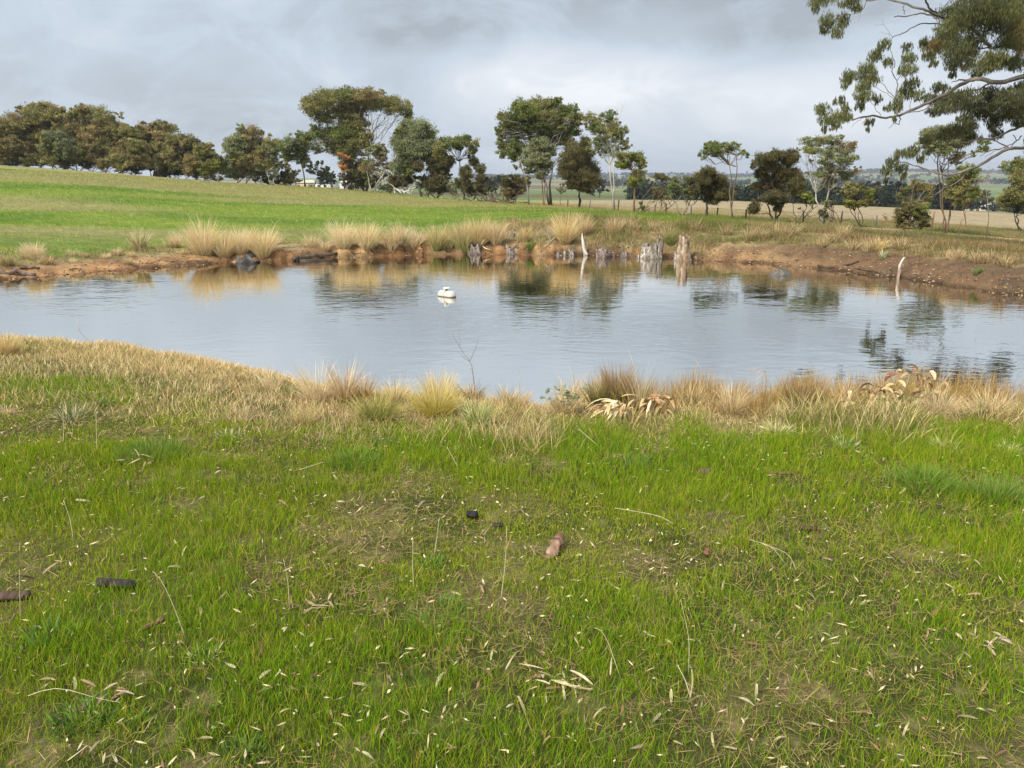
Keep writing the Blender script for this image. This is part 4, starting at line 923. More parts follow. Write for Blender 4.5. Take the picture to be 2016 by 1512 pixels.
    C = [(420, 10, 110, 40), (365, 60, 30, 45), (640, 20, 90, 50), (690, 70, 40, 30), (450, 180, 60, 70), (430, 250, 45, 30), (575, 170, 50, 60), (540, 260, 50, 50),
         (900, 365, 55, 50), (840, 450, 70, 50), (770, 570, 70, 70), (790, 640, 80, 60), (740, 760, 70, 60), (710, 850, 40, 40), (605, 640, 45, 70), (650, 610, 50, 40), (750, 690, 60, 50),
         (1090, 380, 40, 40), (1100, 470, 60, 50), (1090, 560, 70, 50), (1120, 670, 60, 50), (1070, 740, 60, 60), (1180, 760, 60, 40), (1010, 830, 50, 70), (940, 500, 40, 40), (930, 860, 40, 30), (850, 790, 40, 40),
         (550, 800, 50, 40), (600, 870, 40, 40), (420, 880, 65, 50), (450, 960, 70, 50), (560, 930, 80, 60), (520, 1000, 50, 45), (430, 1030, 25, 30), (790, 975, 35, 40), (780, 1030, 20, 20), (985, 950, 18, 22), (620, 940, 40, 30),
         (1480, 110, 130, 90), (1650, 60, 160, 100), (1850, 60, 170, 110), (1980, 120, 100, 120), (1440, 230, 110, 80), (1600, 180, 140, 90), (1780, 190, 130, 90), (1920, 240, 120, 90),
         (1300, 380, 90, 60), (1260, 450, 50, 45), (1400, 330, 110, 80), (1480, 420, 110, 80), (1600, 330, 110, 70), (1580, 420, 80, 60), (1900, 350, 120, 60), (1760, 460, 110, 50), (1290, 510, 40, 30), (1450, 520, 60, 60), (1560, 510, 60, 60), (1700, 540, 120, 60), (1860, 500, 120, 60), (1960, 520, 60, 60), (1450, 600, 30, 30), (1640, 600, 40, 20), (1220, 340, 40, 40),
         (1350, 700, 70, 40), (1300, 790, 80, 50), (1430, 790, 80, 60), (1400, 860, 100, 50), (1550, 770, 120, 60), (1600, 850, 130, 60), (1750, 760, 120, 70), (1780, 850, 130, 60), (1900, 780, 100, 70), (1950, 870, 90, 70), (1300, 890, 60, 40), (1690, 920, 110, 50), (1880, 930, 100, 50), (1550, 950, 60, 50), (1770, 990, 60, 60), (1800, 1070, 50, 50), (1960, 700, 60, 40),
         (1250, 1110, 60, 50), (1350, 1080, 90, 60), (1470, 1050, 90, 70), (1560, 1010, 80, 60), (1600, 1100, 70, 50), (1980, 980, 60, 50),
         (1110, 1220, 55, 45), (1150, 1190, 40, 35), (1030, 1230, 50, 40), (970, 1290, 50, 50), (930, 1360, 45, 50), (1045, 1340, 50, 45), (1200, 1260, 40, 35), (920, 1440, 18, 35), (1060, 1400, 25, 40), (1250, 1210, 40, 35),
         (2060, 300, 120, 200), (2080, 800, 120, 200), (2120, -60, 160, 120), (1750, -60, 240, 70), (1300, -80, 160, 60), (2120, 1150, 90, 120)]
    LEAFC['og'] = ([.11, .115, .042], [.05, .06, .025]); LEAFC['ogr'] = ([.17, .125, .05], [.10, .095, .04]); LEAFC['ogd'] = ([.075, .08, .034], [.04, .046, .022])
    s = D / FP
    for i, (x, y, rx, ry) in enumerate(C):
        px, py = 1516 + x / 4.032, y / 4.032; c = at(px, py, D + (rng.random() - .5) * 2.2)
        rad = np.array([rx / 4.032 * s, rx / 4.032 * s, ry / 4.032 * s]) * 1.04; big_ = x > 1250 and y < 600
        nl = int(rx * ry * (.15 if not (x > 1250 and y < 1000) else .17)) + 50
        ck = 'og' if (not big_ and x < 1250) else ('og', 'ogr', 'og', 'og', 'ogd')[i % 5] if big_ else 'ogd'
        foliage(cf, c, rad, int(nl * 1.2), ck, .135, .019, 1.1, False, 8, .34, .05, 1.6)
        for _ in range(3):
            e = c + unit(1)[0] * rad * .8; ct.tube(bend_path(c, e, 4, .1), [.012, .01, .007, .005], 4, drk * 1.2, cap=False)
    foliage(cf, np.array(at(*z5((1025, 760))[0], D - 1.2)), [.2, .2, .25], 120, 'ogr', .15, .03, 1.0, False, 14, .42, .1)
    cf.build('crown', M_LEAF, root, base, False); ct.build('trunk', M_BARK, root, base)


old_gum()


# ------------------------------------------------------------------ stumps, logs and driftwood on the far shore
def gnarl(mb, base, H, W_, n=26, rings=14, lean=(0, 0), jag=.25, taper=.35, flare=.5, c1=(.34, .31, .25), c2=(.09, .07, .055), seed=0, spikes=None, squash=.8):
    """a weathered stump: ridged sides, flared foot, broken top"""
    a = np.linspace(0, 2 * math.pi, n, endpoint=False); r_ = np.random.default_rng(seed)
    ridge = 1 + .16 * np.sin(a * 5 + r_.random() * 6) + .10 * np.sin(a * 9 + r_.random() * 6) + .10 * r_.normal(size=n)
    top = 1 - jag * (.5 + .5 * np.sin(a * 2 + r_.random() * 6)) - jag * .5 * r_.random(n)
    if spikes:
        for (sa, sw, sh) in spikes: top = np.maximum(top, sh * np.exp(-((np.angle(np.exp(1j * (a - sa)))) / sw) ** 2) + top * .3)
    V = []; C = []
    for k in range(rings + 1):
        t = k / rings
        rad = W_ / 2 * (1 - taper * t + flare * (1 - t) ** 4) * ridge * (1 + .05 * r_.normal(size=n))
        z = t * top * H
        V.append(np.stack([np.cos(a) * rad + lean[0] * t * H, np.sin(a) * rad * squash + lean[1] * t * H, z], -1))
        g = np.clip(.5 + .5 * np.sin(a * 7 + 3 * t) + .35 * r_.normal(size=n), 0, 1)[:, None] * float(np.clip(t * top.mean() * H / .22, .12, 1))      # wet and stained at the foot
        C.append(np.array(c1) * g + np.array(c2) * (1 - g))
    for q, zz in ((.62, -.06), (.3, -.16)):
        v = V[rings].copy(); m_ = v.mean(0); v = m_ + (v - m_) * q; v[:, 2] += zz * H; V.append(v); C.append(np.ones((n, 3)) * np.array(c2) * .8)
    V = np.concatenate(V); C = np.concatenate(C); m = rings + 3
    i = np.arange(m - 1)[:, None] * n; k = np.arange(n)[None]; k2 = (k + 1) % n
    q = np.stack([i + k, i + k2, i + n + k2, i + n + k], -1).reshape(-1, 4)
    b = len(V); V = np.vstack([V, V[-n:].mean(0)]); C = np.vstack([C, C[-1]])
    kk = np.arange(n); t = np.stack([(m - 1) * n + kk, (m - 1) * n + (kk + 1) % n, np.full(n, b)], -1)
    mb.add(V + np.asarray(base), t, q, C)


def roots(mb, base, n, L, r0, col, seed=0, a0=math.pi, a1=2 * math.pi, zrise=.1):
    r_ = np.random.default_rng(seed)
    for k in range(n):
        a = a0 + (a1 - a0) * (k + r_.random()) / n; l = L * (.6 + .6 * r_.random()); P = []
        for t in np.linspace(0, 1, 7):
            x = base[0] + math.cos(a) * l * t + .06 * r_.normal() * t; y = base[1] + math.sin(a) * l * t * .8 + .06 * r_.normal() * t
            P.append([x, y, base[2] + zrise * (1 - t) + (-.12) * t + .05 * r_.normal() * t])
            a += .2 * r_.normal()
        mb.tube(P, np.linspace(r0, r0 * .2, 7), 6, np.array(col) * (.7 + .6 * r_.random()), rough=.3)


def shore(px, py, dr=0.0):
    h = hit(px, py, 12.0); h = h * (1 + dr / np.hypot(h[0], h[1])) if dr else h
    h[2] = float(height(h[0], h[1])) if h[2] > .02 else 0.0; return h


def stump(px, py, hpx, wpx, label, seed, cat='stump', nroots=5, name='tree_stump', parts=None, **kw):
    b = shore(px, py); D = b[1]; s = D / FP; b[2] = max(min(b[2], .35), -.05) - .04; H, W_ = hpx * s, wpx * s
    r = thing(name, b, label, cat); mb = MB(); gnarl(mb, [0, 0, -.05], H + .05, W_, seed=seed, **kw); mb.build('trunk', M_WOOD, r)
    if nroots: mb = MB(); roots(mb, [0, 0, .02], nroots, W_ * .9, W_ * .085, (.22, .18, .14), seed, zrise=H * .12); mb.build('roots', M_WOOD, r)
    if parts:
        for (dx, h2, w2, kw2) in parts:
            mb = MB(); gnarl(mb, [dx * s, .05, -.05], h2 * s, w2 * s, seed=seed + 3, n=18, **kw2); mb.build('broken_stem', M_WOOD, r)
    return r


stump(1281, 509, 34, 26, 'wide stump of two pale broken trunks, the taller ragged one on its right', 3, jag=.2, taper=.15, nroots=6, parts=[(-12, 33, 14, dict(c1=(.48, .44, .38), jag=.15, taper=.1)), (12, 50, 15, dict(c1=(.40, .35, .29), jag=.30, taper=.2, lean=(.12, 0)))])
stump(1345, 513, 54, 25, 'tall stump with an orange brown split face, rightmost on the shore', 8, jag=.16, taper=.30, c1=(.36, .31, .23), c2=(.17, .10, .055), nroots=5, parts=[(-13, 26, 8, dict(c1=(.60, .56, .5), jag=.3)), (6, 52, 13, dict(c1=(.48, .42, .36), c2=(.18, .12, .08), taper=.25, lean=(-.1, 0)))])
stump(1186, 507, 20, 24, 'rounded stump half hidden in grass left of the big pale stumps', 12, c1=(.34, .27, .23), jag=.1, taper=.0, flare=0)
stump(1229, 505, 17, 12, 'small knobbly dark stump between the round stump and the double stump', 17, c1=(.26, .22, .19), nroots=3)
stump(1207, 506, 10, 8, 'tiny broken stub beside the knobbly dark stump', 18, c1=(.25, .2, .17), nroots=2)
stump(1257, 508, 9, 9, 'small white topped stub at the foot of the double stump', 19, c1=(.7, .66, .6), nroots=2)
stump(1126, 503, 17, 11, 'short grey stub just left of the white spike', 23, c1=(.40, .36, .31), lean=(-.15, 0), nroots=3)
stump(1103, 503, 12, 24, 'low slanting grey stump at the water edge left of the stubs', 27, c1=(.38, .33, .28), lean=(.25, 0), nroots=3, jag=.5)
stump(1009, 500, 22, 24, 'dark split stump at the water below the grassy gap', 31, c1=(.34, .29, .25), c2=(.07, .06, .05), jag=.35, taper=-.1, nroots=4)
stump(936, 499, 24, 22, 'stump with long pale roots arching down to the water', 37, c1=(.30, .26, .22), jag=.3, taper=.3, nroots=7)
stump(488, 516, 24, 64, 'grey driftwood stump lying under the tall straw clumps', 41, c1=(.27, .25, .23), c2=(.035, .03, .028), jag=.9, taper=.15, flare=.25, nroots=13)
stump(1006, 466, 26, 18, 'old stump with rough bark up the bank behind the dark split stump', 44, c1=(.36, .28, .22), nroots=0)
stump(1086, 468, 22, 18, 'stump among dead sticks up the bank beside the golden tussock', 47, c1=(.38, .31, .25), nroots=0)
# white spike
b = shore(1153, 503); s_ = b[1] / FP; r = thing('dead_spike', b, 'slender bleached white spike of dead trunk leaning left by the water', 'stump')
mb = MB(); P = np.array([[0, 0, -.1], [0, 0, .05], [-3 * s_, 0, 12 * s_], [-6 * s_, 0, 26 * s_], [-7.5 * s_, 0, 38 * s_], [-8 * s_, 0, 44 * s_]])
mb.tube(P, [.11, .09, .07, .05, .028, .005], 9, np.array([[.2, .16, .12], [.4, .36, .3], [.50, .46, .40], [.54, .50, .44], [.5, .47, .41], [.6, .56, .5]]), rough=.25); mb.build('trunk', M_WOOD, r)
mb = MB(); roots(mb, [0, 0, .02], 3, .3, .03, (.3, .25, .2), 5); mb.build('roots', M_WOOD, r)
# stake on the right
b = shore(1768, 547); s_ = b[1] / FP; r = thing('dead_stake', b, 'crooked white topped stake standing at the foot of the right bank', 'stake')
mb = MB(); mb.tube(np.array([[0, 0, -.1], [0, 0, .02], [.01, 0, 12 * s_], [.0, 0, 16 * s_]]), [.055, .05, .05, .04], 7, [.28, .2, .15], rough=.3); mb.build('foot', M_WOOD, r)
mb = MB(); mb.tube(np.array([[0, 0, 14 * s_], [.01, 0, 24 * s_], [.05, 0, 32 * s_], [.11, 0, 40 * s_]]), [.035, .04, .03, .02], 7, [.52, .46, .40], rough=.35); mb.build('bleached_top', M_WOOD, r)


def log(name, label, cat, pts, rad, col, sides=8, m=None, zoff=0.0, water=False, rough=.25):
    """a log, root or stick lying along the photo points"""
    P = []
    for (px, py) in pts: h = shore(px, py); h[2] = max(h[2], 0) + zoff; P.append(h)
    P = np.array(P); t = np.linspace(0, len(P) - 1, max(7, len(P) * 2)); P = np.stack([np.interp(t, np.arange(len(P)), P[:, i]) for i in range(3)], -1)
    P[1:-1] += rng.normal(size=(len(P) - 2, 3)) * rad * .3
    mb = MB(); c = np.array(col) * (.6 + .8 * rng.random((len(P), 1)))
    mb.tube(P, np.linspace(rad, rad * .55, len(P)), sides, c, rough=rough)
    o = mb.build(name, m or M_WOOD, None, P[0]); return tag(o, label, cat)


log('driftwood_log', 'long dark waterlogged branch lying on the orange shore', 'log', [(577, 513), (600, 510), (630, 508), (664, 503)], .085, (.10, .075, .055), zoff=.08)
log('driftwood_log', 'thin dark branch half sunk below the long branch', 'log', [(590, 514), (625, 513), (660, 511)], .05, (.08, .06, .045), zoff=.01)
log('driftwood_log', 'dark weathered log at the waterline cut by the left edge', 'log', [(-30, 541), (10, 540), (40, 542), (70, 544)], .10, (.13, .10, .08), zoff=.05)
log('driftwood_log', 'flat dark plank of bark above the log at the left edge', 'log', [(40, 531), (60, 530), (78, 531)], .05, (.10, .08, .06), zoff=.05)
log('root', 'dark root running out of the orange bank left of centre', 'root', [(812, 488), (822, 495), (833, 501)], .04, (.07, .05, .04), zoff=.06)
log('root', 'short dark root sticking from the orange bank at mid pond', 'root', [(725, 487), (730, 495), (735, 502)], .035, (.08, .055, .04), zoff=.06)
log('root', 'thin root slanting down the orange bank near the middle', 'root', [(795, 490), (800, 497), (806, 501)], .025, (.09, .06, .04), zoff=.06)
log('root', 'pale curved root reaching the water right of the rooted stump', 'root', [(946, 486), (955, 495), (968, 499)], .02, (.5, .44, .34), zoff=.12)
log('root', 'pale thin root hanging left of the rooted stump', 'root', [(930, 480), (924, 492), (921, 503)], .02, (.5, .44, .34), zoff=.12)
log('stick', 'pale stick poking down the bank below the golden tussock', 'stick', [(1092, 474), (1080, 484), (1068, 494)], .02, (.45, .38, .28), zoff=.1)
log('stick', 'brown stick crossing the dead sticks up the bank', 'stick', [(1075, 462), (1090, 468), (1104, 462)], .02, (.3, .22, .15), zoff=.15)
log('root', 'dark branch running along the foot of the right bank', 'root', [(1610, 526), (1640, 529), (1670, 524), (1690, 518)], .04, (.08, .055, .04), zoff=.05)
log('root', 'second dark root lying along the right shore near the stake', 'root', [(1690, 532), (1725, 538), (1755, 544)], .035, (.10, .07, .045), zoff=.04)
for k, (px, py) in enumerate(((1365, 508), (1480, 517), (1530, 521), (1840, 556), (1905, 566), (1960, 573), (1800, 550), (700, 502), (770, 500), (870, 498), (300, 521), (350, 518), (380, 517), (150, 535))):
    o = log('root', 'short dark root washed out along the muddy shoreline', 'root', [(px - 5 - 9 * rng.random(), py - 3 * rng.random()), (px, py - 4 * rng.random()), (px + 5 + 9 * rng.random(), py - 5 * rng.random())], .013, (.09, .06, .045), zoff=.03); o['group'] = 'roots washed out along the shoreline'

# shoreline stones: uncountable
mb = MB(); n = 7500
a = rng.uniform(-.62, .62, n); rs_ = np.interp(a, AZ, RS); r = rs_ + rng.random(n) ** 1.5 * 1.6 - .05; X, Y = np.sin(a) * r, np.cos(a) * r; Z = height(X, Y)
OC = np.array([[1, 0, 0], [0, 1, 0], [-1, 0, 0], [0, -1, 0], [0, 0, .6], [0, 0, -.6]], float); OT = np.array([[0, 1, 4], [1, 2, 4], [2, 3, 4], [3, 0, 4], [1, 0, 5], [2, 1, 5], [3, 2, 5], [0, 3, 5]])
sz = .008 + .045 * rng.random(n) ** 4; V = (OC[None] * (sz[:, None, None] * (.6 + .8 * rng.random((n, 6, 3))))) + np.stack([X, Y, Z], -1)[:, None]
cc = np.where((rng.random(n) < .18)[:, None], jitter([.34, .28, .2], n), np.where((rng.random(n) < .4)[:, None], jitter([.30, .19, .10], n), jitter([.07, .05, .04], n)))
mb.add(V.reshape(-1, 3), (OT[None] + (np.arange(n) * 6)[:, None, None]).reshape(-1, 3), None, np.repeat(cc, 6, 0))
o = mb.build('shore_gravel', M_ROCK, smooth=False); tag(o, 'scattered pebbles and clods along the muddy waterline', 'gravel', None, 'stuff')

# rock breaking the surface
b = shore(1533, 541); b[2] = 0; r_ = np.random.default_rng(5); s_ = b[1] / FP; mb = MB(); n = 22; V = []
for k, (q, z) in enumerate(((1, -.12), (1.0, .0), (.86, .07), (.6, .13), (.25, .16))):
    a = np.linspace(0, 2 * math.pi, n, endpoint=False); rr = q * (1 + .18 * r_.normal(size=n)); V.append(np.stack([np.cos(a) * 19 * s_ * rr, np.sin(a) * .28 * rr, z + .02 * r_.normal(size=n) + .03 * np.cos(a + .4) * (z > 0)], -1))
V = np.concatenate(V); i = np.arange(4)[:, None] * n; k = np.arange(n)[None]; k2 = (k + 1) % n
q = np.stack([i + k, i + k2, i + n + k2, i + n + k], -1).reshape(-1, 4); V = np.vstack([V, V[-n:].mean(0) + [0, 0, .01]]); t = np.stack([4 * n + np.arange(n), 4 * n + (np.arange(n) + 1) % n, np.full(n, 5 * n)], -1)
mb.add(V, t, q, [.12, .11, .095]); o = mb.build('rock', M_ROCK); o.location = b; tag(o, 'rough grey rock just breaking the water before the right bank', 'rock')


# ------------------------------------------------------------------ float tank on the pond
def float_tank():
    b = hit(880, 584); b[2] = 0; r = thing('float_tank', b, 'stained white gas cylinder floating on its side in the pond', 'tank')
    Lh, Ra = .18, .125; ang = R(-38)      # axis turned so one domed end faces the camera's right
    ax = np.array([math.cos(ang), math.sin(ang), 0]); sd = np.array([-ax[1], ax[0], 0]); up = np.array([0, 0, 1]); n = 28; V = []; m = 0
    prof = [(-Lh - Ra * .75 * math.cos(t), Ra * math.sin(t)) for t in np.linspace(0.05, math.pi / 2, 8)] + [(x, Ra) for x in (-.1, 0, .1)] + [(Lh + Ra * .75 * math.cos(t), Ra * math.sin(t)) for t in np.linspace(math.pi / 2, 0.05, 8)]
    a = np.linspace(0, 2 * math.pi, n, endpoint=False); off = np.array([0, 0, .035])
    for x, q in prof: V.append(off + ax * x + q * (np.cos(a)[:, None] * sd + np.sin(a)[:, None] * up))
    V = np.concatenate(V); i = np.arange(len(prof) - 1)[:, None] * n; k = np.arange(n)[None]; k2 = (k + 1) % n
    q = np.stack([i + k, i + k2, i + n + k2, i + n + k], -1).reshape(-1, 4); C = np.where(V[:, 2:3] < .03, np.array([[.10, .09, .06]]), np.array([[.46, .44, .39]]))
    mb = MB(); mb.add(V, [[0, 0, 0]][:0], q, C); mb.build('shell', M_PAINT, r)
    mb = MB()
    for x in (-.005,):
        P = [off + ax * x + (Ra + .004) * (math.cos(t) * sd + math.sin(t) * up) for t in np.linspace(-.3, math.pi + .3, 24)]; mb.tube(P, .004, 6, [.16, .12, .09])
    mb.build('strap', M_PAINT, r)
    top = off + up * Ra + ax * -.01
    mb = MB(); P = [top + np.array([math.cos(t) * .072, math.sin(t) * .072, .062]) for t in np.linspace(0, 2 * math.pi, 20)]; mb.tube(P, .013, 8, [.74, .71, .64], cap=False); mb.build('collar', M_PAINT, r)
    mb = MB()
    for t in (0.6, 2.5, 4.2): mb.tube([top + np.array([math.cos(t) * .066, math.sin(t) * .066, -.012]), top + np.array([math.cos(t) * .07, math.sin(t) * .07, .06])], .011, 6, [.6, .56, .5])
    mb.build('collar_legs', M_PAINT, r)
    mb = MB(); mb.tube([top - [0, 0, .01], top + [0, 0, .03], top + [0, 0, .045]], [.034, .03, .02], 10, [.07, .05, .04]); mb.tube([top + [0, 0, .05], top + [0, 0, .07]], [.03, .03], 12, [.75, .72, .66]); mb.build('valve', M_PAINT, r)


float_tank()


# ------------------------------------------------------------------ tussocks on both banks
STR = dict(straw=[.68, .57, .35], pale=[.74, .66, .47], gold=[.60, .48, .22], brown=[.43, .33, .20], green=[.20, .24, .07], yellow=[.46, .43, .09], rust=[.46, .29, .15], blue=[.12, .20, .075], bright=[.15, .25, .035], rush=[.22, .17, .08])


def tussock(base, H, W_, n, cols, label, name='grass_tussock', cat='tussock', spread=.75, stiff=.5, bw=.012, upright=.15, lean=0.0, group=None, basecol=None, seg=3, m=None, heads=0, cols_only=False):
    mb = MB(); a = rng.random(n) * 6.283; q = np.sqrt(rng.random(n)); r0 = q * W_ * .24
    B = np.stack([np.cos(a) * r0, np.sin(a) * r0, np.full(n, -.02)], -1)
    tilt = upright * rng.random(n) * 1.6 + spread * q * rng.random(n); phi = a + rng.normal(size=n) * .75
    if lean: B[:, 0] += 0; phi = np.where(rng.random(n) < abs(lean), 0.0 if lean > 0 else math.pi, phi)
    h = H * (.35 + .75 * rng.random(n)) * (1.15 - .25 * q)
    pick = rng.integers(0, len(cols), n); col = np.array([STR[c] for c in cols])[pick] * (.72 + .5 * rng.random((n, 1)))
    root = np.array(STR[basecol]) * (.7 + .5 * rng.random((n, 1))) if basecol else col * .75
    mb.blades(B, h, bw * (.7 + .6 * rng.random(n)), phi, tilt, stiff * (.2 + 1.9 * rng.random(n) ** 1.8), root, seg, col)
    if heads:
        k = rng.choice(n, heads, False)
    # keep every clump's feet on the slope under it
    for v in mb.v: v[:, 2] += (height(v[:, 0] * .999 + base[0], v[:, 1] + base[1]) - base[2]) * np.clip(1 - v[:, 2] / max(H, .01), 0, 1) * (np.hypot(v[:, 0], v[:, 1]) < W_ * .3)
    o = mb.build(name, m or M_DRY, smooth=False); o.location = [float(q_) for q_ in base]; return tag(o, label, cat, group)


def far_tuss(px, py, hpx, wpx, cols, label, n=None, **kw):
    b = shore(px, py); s = b[1] / FP
    return tussock(b, hpx * s * 1.08, wpx * s, n or int(180 + hpx * wpx * .22), cols, label, bw=kw.pop('bw', .011), **kw)


FT = [(68, 508, 35, 55, ['straw', 'pale'], 'ragged pale tussock leaning over the left shore', dict(lean=-.25)),
      (275, 492, 42, 38, ['pale', 'straw', 'green'], 'wispy straw tussock standing alone above the left shore', dict(spread=.5)),
      (347, 488, 34, 26, ['straw', 'pale'], 'thin straw tussock just left of the big pale clumps', dict(spread=.5)),
      (402, 500, 70, 70, ['pale', 'straw', 'gold'], 'largest pale tussock on the left shore, leftmost of the big clumps', dict(n=1100)),
      (440, 505, 52, 45, ['pale', 'gold'], 'low front tussock between the big pale clumps', dict(n=700)),
      (478, 498, 54, 52, ['pale', 'straw'], 'pale tussock right behind the grey driftwood stump', dict(n=900)),
      (518, 502, 60, 50, ['pale', 'straw', 'gold'], 'tall pale tussock right of the driftwood stump', dict(n=900)),
      (676, 487, 55, 45, ['pale', 'straw'], 'spiky pale tussock, left one above the orange bank', dict(n=700)),
      (655, 460, 30, 20, ['pale'], 'few bent pale stalks left of the spiky tussock', dict(n=60, lean=-.6)),
      (722, 488, 55, 42, ['pale', 'straw', 'gold'], 'full cream tussock beside the spiky one above the orange bank', dict(n=800)),
      (770, 486, 40, 40, ['brown', 'straw'], 'short brown tussock at the middle of the orange bank', dict(n=500)),
      (787, 482, 48, 18, ['pale', 'straw'], 'narrow upright straw tussock behind the short brown one', dict(n=260, spread=.3)),
      (818, 486, 36, 30, ['brown', 'straw', 'pale'], 'small greyish tussock right of the short brown one', dict(n=420)),
      (862, 486, 44, 50, ['straw', 'brown', 'gold'], 'round tussock with a green foot near mid pond', dict(n=750, basecol='green')),
      (912, 486, 52, 50, ['brown', 'straw'], 'tawny tussock behind the rooted stump', dict(n=800, basecol='green')),
      (942, 482, 58, 60, ['straw', 'brown', 'gold'], 'biggest tawny tussock above the rooted stump', dict(n=1000)),
      (975, 478, 50, 42, ['straw', 'brown'], 'tawny tussock leaning right towards the grassy gap', dict(n=600, lean=.2)),
      (1112, 478, 62, 40, ['gold', 'straw'], 'golden fan shaped tussock on the central bank', dict(n=800)),
      (1034, 476, 38, 22, ['brown', 'gold'], 'brown upright tussock in the green gap', dict(n=260, spread=.35)),
      (1150, 462, 45, 36, ['brown', 'straw'], 'tall thin brown grass clump behind the white spike', dict(n=380, spread=.4)),
      (1210, 462, 42, 44, ['brown', 'straw'], 'brown grass clump behind the round stump', dict(n=380, spread=.4)),
      (1320, 480, 36, 34, ['brown', 'green'], 'dull green grass clump between the two tallest stumps', dict(n=380, basecol='green')),
      (1045, 490, 18, 26, ['bright', 'green'], 'bright green grass clump low in the gap between stumps', dict(n=260)),
      (210, 508, 12, 24, ['straw', 'pale'], 'low straw cushion on the left shore, right of a pair', dict(n=220)),
      (165, 506, 12, 26, ['straw', 'brown'], 'low brownish cushion of grass, left of the pair', dict(n=220)),
      (252, 519, 14, 26, ['brown', 'straw'], 'small dome of dry grass sitting right at the left waterline', dict(n=300)),
      (258, 505, 14, 18, ['straw'], 'little straw tuft above the waterline dome', dict(n=160)),
      (145, 518, 12, 22, ['straw', 'pale'], 'tiny pale tuft on the orange shore at the left', dict(n=160)),
      (90, 520, 22, 34, ['brown', 'straw'], 'flat brown tuft below the leaning pale tussock', dict(n=300)),
      (15, 522, 26, 36, ['brown', 'straw', 'green'], 'brown bushy tuft at the left edge of the far shore', dict(n=380)),
      (362, 500, 12, 24, ['straw'], 'squat tuft at the foot of the largest pale tussock', dict(n=160)),
      (1925, 540, 16, 28, ['blue', 'green'], 'bluish green weed rooted in the bare right bank', dict(n=90, bw=.03)),
      (1740, 508, 18, 22, ['blue', 'pale'], 'greyish weed on the right bank above the stake', dict(n=80, bw=.02)),
      (1730, 492, 30, 40, ['straw', 'gold'], 'straw clump on the lip of the right bank', dict(n=300)),
      (1880, 510, 28, 46, ['straw', 'brown'], 'dry clump on the lip of the right bank right of the stake', dict(n=300)),
      (1660, 462, 24, 40, ['straw', 'brown'], 'low dry clump on top of the right bank', dict(n=260))]
for px, py, h, w, c, lab, kw in FT: far_tuss(px, py, h, w, c, lab, **kw)
for k in range(24):      # smaller ragged clumps closing the fringe on the left and centre
    px = rng.uniform(560, 1000) if k % 3 else rng.uniform(20, 560); yy = np.interp(px, [0, 300, 560, 700, 1000], [512, 492, 490, 482, 474]) + rng.uniform(-8, 8)
    far_tuss(px, yy, rng.uniform(14, 34), rng.uniform(22, 46), ['brown', 'straw', 'pale'] if k % 2 else ['straw', 'pale', 'green'], 'small ragged straw clump filling the fringe of the far shore', n=260, group='small ragged straw clumps along the far shore')
n = 40
for k in range(26):      # ordinary clumps along the far bank top
    px = rng.uniform(1180, 1990); yy = np.interp(px, [1180, 1450, 1700, 2000], [452, 462, 482, 520]) + rng.uniform(-10, 12)
    far_tuss(px, yy, rng.uniform(20, 32), rng.uniform(24, 40), ['brown', 'straw', 'rush'], 'ordinary tan grass clump on the long right bank', n=170, group='tan grass clumps along the right bank')


def near_tuss(px, py, hpx, wpx, n, cols, label, **kw):
    b = hit(px, py, 1.2); b[2] = float(height(b[0], b[1])); s = math.hypot(b[1], CH - b[2]) / FP
    return tussock(b, hpx * s * 1.05, wpx * s, n, cols, label, **kw)


